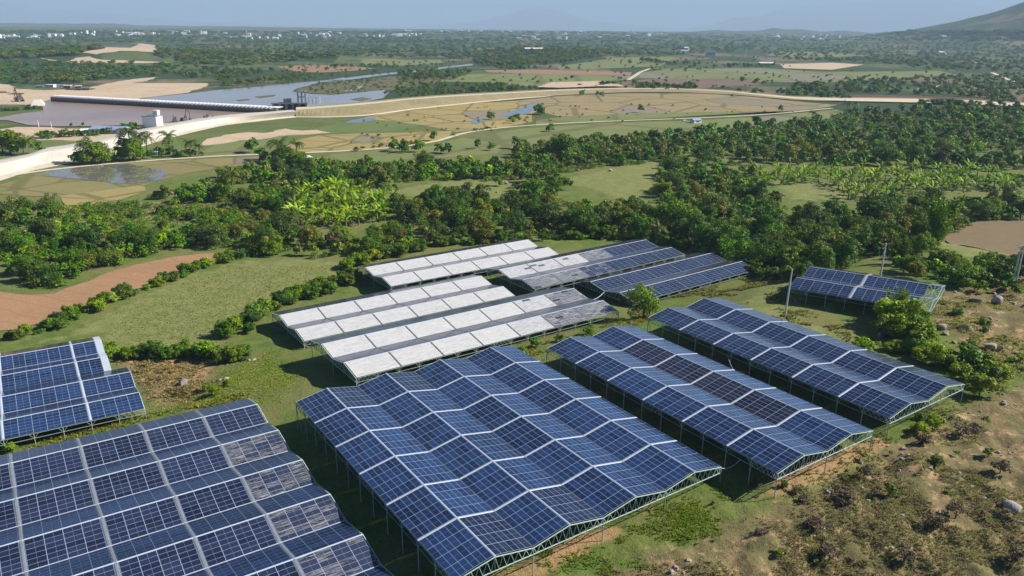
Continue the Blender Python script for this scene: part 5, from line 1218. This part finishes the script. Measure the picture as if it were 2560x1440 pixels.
q = MB(); q.bar(p-np.array([0, 0, .4]), p+np.array([.3, .1, h_]), .25, .15, 8); q.put('post_shaft', M_POLE, root)
q = MB(); q.bar(p+np.array([-.1, -.2, h_*.14]), p+np.array([.15, -.25, h_*.14+.5]), .13, n=6); q.put('meter_box', M_CAP, root)

# ------------------------------------------------------------------ boulders
M_ROCK = simple('granite', (.36, .32, .27), .95, .15, .35, .8, bump=.1); M_ROCKD = simple('dark_granite', (.24, .20, .19), .95, .15, .35, .8, bump=.1)
def rock_mesh(seed, mtl):
    bm = bmesh.new(); bmesh.ops.create_icosphere(bm, subdivisions=3, radius=1); r_ = np.random.default_rng(seed)
    pl = r_.normal(size=(9, 3)); pl /= np.linalg.norm(pl, axis=1, keepdims=True); dd = r_.uniform(.35, .85, 9)
    for v in bm.verts:
        n = np.array(v.co); 
        for k in range(9):
            s = n@pl[k]
            if s > dd[k]: n = n-pl[k]*(s-dd[k])*.9
        n = n*(1+.10*(fbm(np.array([n[0]*2+seed]), np.array([n[1]*2+n[2]]), seed, 3)[0]-.5)); v.co = n
    me = bpy.data.meshes.new('boulder'); bm.to_mesh(me); bm.free(); me.materials.append(mtl); return me
RM = [rock_mesh(i, M_ROCK) for i in range(4)]+[rock_mesh(9+i, M_ROCKD) for i in range(2)]
for i_, (u, v, wp, k, lb) in enumerate([
 (2240, 838, 34, 4, 'large dark boulder in shade under the bright bamboo'), (2205, 842, 24, 5, 'grey boulder leaning on the large dark one under the bamboo'), (2352, 822, 24, 0, 'pale tilted boulder between bamboo and dry slope'), (2366, 836, 17, 1, 'pale boulder touching the tilted one at its foot'),
 (2413, 826, 30, 2, 'smooth cream boulder alone on the grassy slope'), (2476, 872, 28, 3, 'cream pointed boulder of the pair on the slope'), (2500, 872, 16, 1, 'small cream boulder of the pair on the slope'), (2438, 757, 26, 4, 'dark boulder on bare soil behind the small roof'), (2492, 755, 28, 0, 'tan boulder on bare soil behind the small roof'),
 (2052, 640, 20, 5, 'grey boulder in scrub behind the small roof'), (2486, 697, 18, 1, 'white boulder in the scrub by the double pole'), (2530, 1280, 46, 0, 'big pale boulder on the dry slope at the picture edge'), (2545, 1310, 24, 4, 'dark boulder below the big pale one on the dry slope'),
 (610, 902, 17, 0, 'largest of three white stones by the short hedge'), (624, 902, 10, 1, 'middle one of three white stones by the short hedge'), (634, 901, 11, 2, 'outer one of three white stones by the short hedge'), (462, 962, 30, 5, 'flat grey stone sunk in the straw hummock'), (566, 948, 12, 2, 'white stone in grass beside the straw hummock'), (548, 952, 14, 4, 'dark stone in grass beside the straw hummock'),
 (1266, 460, 14, 1, 'white rock beside the lone meadow tree'), (1306, 441, 10, 2, 'white rock between meadow and upper wood'), (1443, 428, 14, 1, 'white rock group member near the tan clearing'), (1526, 428, 12, 3, 'white rock at the edge of the tan clearing'), (1242, 482, 8, 0, 'small white rock at the meadow edge'), (2385, 858, 12, 0, 'small rock between the cream boulders'), (2346, 868, 14, 5, 'dark rock in grass below the tilted boulder')]):
    p = at(u, v); s = wp/F_PX*np.linalg.norm(p-CAM)/2*1.1; o = bpy.data.objects.new('boulder', RM[k]); o.location = p+np.array([0, 0, s*.25]); o.scale = (s, s*.8, s*.72); o.rotation_euler = (0, 0, i_*1.3); tag(link(o), lb, 'boulder')

# ------------------------------------------------------------------ grass and weeds: blades nobody could count
def grass(name, n, poly, h, tints, size, seed, ok=None, blades=4, clump=.0):
    P_ = px(poly); rng = np.random.default_rng(seed); x0, y0 = P_[:, 0].min(), P_[:, 1].min(); x1, y1 = P_[:, 0].max(), P_[:, 1].max()
    X = rng.uniform(x0, x1, n*5); Y = rng.uniform(y0, y1, n*5); k = rng.random(len(X)) < np.clip((poly_sd(X, Y, P_)+(fbm(X/4.5, Y/4.5, 77, 3)-.42)*14)/7, 0, 1)
    if clump: k &= fbm(X/clump, Y/clump, 31, 3) > .44
    X, Y = X[k][:n], Y[k][:n]; n = len(X); Z = Tg(X, Y)
    B = blades; C0 = np.repeat(np.stack([X, Y, Z], 1), B, 0); m_ = n*B; a = rng.uniform(0, 6.283, m_); hh = h*(.5+.9*np.repeat(rng.random(n), B))*(.7+.5*rng.random(m_)); ln = rng.uniform(.6, 1.4, m_)*hh
    d = np.stack([np.cos(a), np.sin(a), 0*a], 1); s_ = np.stack([-np.sin(a), np.cos(a), 0*a], 1)*size*(.6+.7*rng.random(m_))[:, None]
    base = C0+d*.12*rng.random(m_)[:, None]; mid = base+d*(ln*.35)[:, None]+np.array([0, 0, 1])*(hh*.62)[:, None]; tip = base+d*ln[:, None]+np.array([0, 0, 1])*hh[:, None]*.72
    V = np.stack([base-s_, base+s_, mid+s_*.9, mid-s_*.9, tip-s_*.15, tip+s_*.15], 1).reshape(-1, 3); i = np.arange(m_)[:, None]*6
    Fq = np.concatenate([i+np.array([[0, 1, 2, 3]]), i+np.array([[3, 2, 5, 4]])]); t = np.array(tints)[rng.integers(len(tints), size=n)]*(.65+.6*rng.random((n, 1)))
    return tag(link(bpy.data.objects.new(name, mesh_np(name, V, Fq, M_GRASS, np.repeat(np.repeat(t, B, 0), 6, 0)))), kind='stuff')
g_dry = [(.30, .235, .125), (.27, .24, .11), (.24, .26, .085), (.34, .26, .16), (.25, .20, .13)]
g_grn = [(.22, .32, .055), (.28, .36, .07), (.33, .36, .10), (.18, .27, .05)]
g_lush = [(.27, .32, .07), (.34, .36, .10), (.22, .28, .05), (.36, .32, .14)]
grass('dry_grass', 15000, [(1180, 1500), (1560, 1420), (1850, 1310), (2100, 1190), (2330, 1080), (2560, 980), (2650, 980), (2650, 1500)], .26, g_dry+g_dry+g_grn, .05, 41, clump=8)
grass('dry_grass', 3500, [(2320, 745), (2420, 715), (2560, 690), (2620, 720), (2620, 980), (2480, 985), (2330, 900), (2290, 840)], .4, g_dry+g_grn, .08, 42, clump=6)
grass('wild_grass', 6500, [(1290, 1440), (1420, 1350), (1560, 1290), (1700, 1240), (1810, 1200), (1880, 1260), (1760, 1330), (1600, 1390), (1420, 1480)], .26, g_lush+g_grn, .06, 43)
grass('wild_grass', 4500, [(1900, 1250), (2000, 1200), (2150, 1130), (2300, 1020), (2420, 1000), (2430, 1040), (2250, 1110), (2050, 1220), (1940, 1270)], .28, g_grn+g_dry, .06, 44)
grass('wild_grass', 3500, [(20, 860), (150, 852), (300, 775), (470, 692), (600, 660), (860, 658), (830, 690), (700, 755), (620, 805), (540, 880), (290, 880), (240, 840)], .16, [(.42, .41, .19), (.36, .39, .14), (.30, .35, .11)], .09, 45)
grass('wild_grass', 2600, [(360, 1010), (560, 920), (640, 880), (700, 870), (800, 930), (720, 1000), (680, 1010), (600, 990), (380, 1050)], .18, g_grn+g_lush, .08, 46)
grass('wild_grass', 3000, [(1240, 930), (1330, 880), (1500, 830), (1600, 790), (1640, 800), (1560, 835), (1400, 860), (1380, 880), (1290, 905)], .5, g_grn+g_dry, .13, 47)
grass('wild_grass', 3500, [(1640, 740), (1900, 690), (1980, 690), (1990, 760), (2050, 800), (2260, 880), (2160, 890), (1960, 800), (1800, 740)], .45, g_grn+g_dry, .14, 48, clump=6)
grass('wild_grass', 1600, [(20, 1130), (180, 1075), (350, 1035), (600, 985), (620, 995), (300, 1070), (20, 1150)], .45, g_lush, .12, 49)
grass('wild_grass', 3000, [(150, 520), (330, 510), (480, 495), (600, 500), (640, 530), (560, 560), (400, 560), (200, 560)], .4, [(.28, .31, .10), (.21, .28, .07)], .16, 50)
grass('dry_grass', 1800, [(300, 900), (430, 890), (530, 905), (545, 960), (480, 1005), (390, 1010), (350, 960)], .45, [(.44, .35, .19), (.36, .29, .16), (.28, .24, .15)], .10, 51)

Ps = DRY[0]; rng = np.random.default_rng(5); V, Fq = [], []
cube = np.array([(-1, -1, -.4), (1, -1, -.4), (1, 1, -.4), (-1, 1, -.4), (-.6, -.7, .7), (.7, -.5, .6), (.6, .7, .8), (-.7, .6, .5)])
for Pz, n in ((DRY[0], 420), (DRY[1], 200)):
    X = rng.uniform(Pz[:, 0].min(), Pz[:, 0].max(), n*4); Y = rng.uniform(Pz[:, 1].min(), Pz[:, 1].max(), n*4); k = (poly_sd(X, Y, Pz) > 0) & (fbm(X/6, Y/6, 3, 3) > .45)
    X, Y = X[k][:n], Y[k][:n]; Z = Tg(X, Y)
    for x, y, z in zip(X, Y, Z):
        r_ = .10+.38*rng.random()**4; a = rng.random()*6.28; c_, s_ = math.cos(a), math.sin(a); v = cube*r_*rng.uniform(.6, 1.3, (8, 3)); o = len(V)
        V += [(x+p[0]*c_-p[1]*s_, y+p[0]*s_+p[1]*c_, z+p[2]+r_*.2) for p in v]; Fq += [tuple(i+o for i in f) for f in [(3, 2, 1, 0), (4, 5, 6, 7), (0, 1, 5, 4), (1, 2, 6, 5), (2, 3, 7, 6), (3, 0, 4, 7)]]
tag(link(bpy.data.objects.new('loose_stones', mesh_np('loose_stones', np.array(V), np.array(Fq), M_ROCK))), kind='stuff')

# ------------------------------------------------------------------ haze over the whole plain
hm_, nt, out = mat('haze_air'); vol = nt.nodes.new('ShaderNodeVolumePrincipled')
vol.inputs['Color'].default_value = (.56, .77, 1.0, 1); vol.inputs['Density'].default_value = 0.85e-4; vol.inputs['Anisotropy'].default_value = 0
nt.links.new(vol.outputs[0], out.inputs['Volume'])
q = MB(); q.box((0, 19400, -30), 90000, 39600, 1650); o = q.put('haze', hm_); o['kind'] = 'stuff'
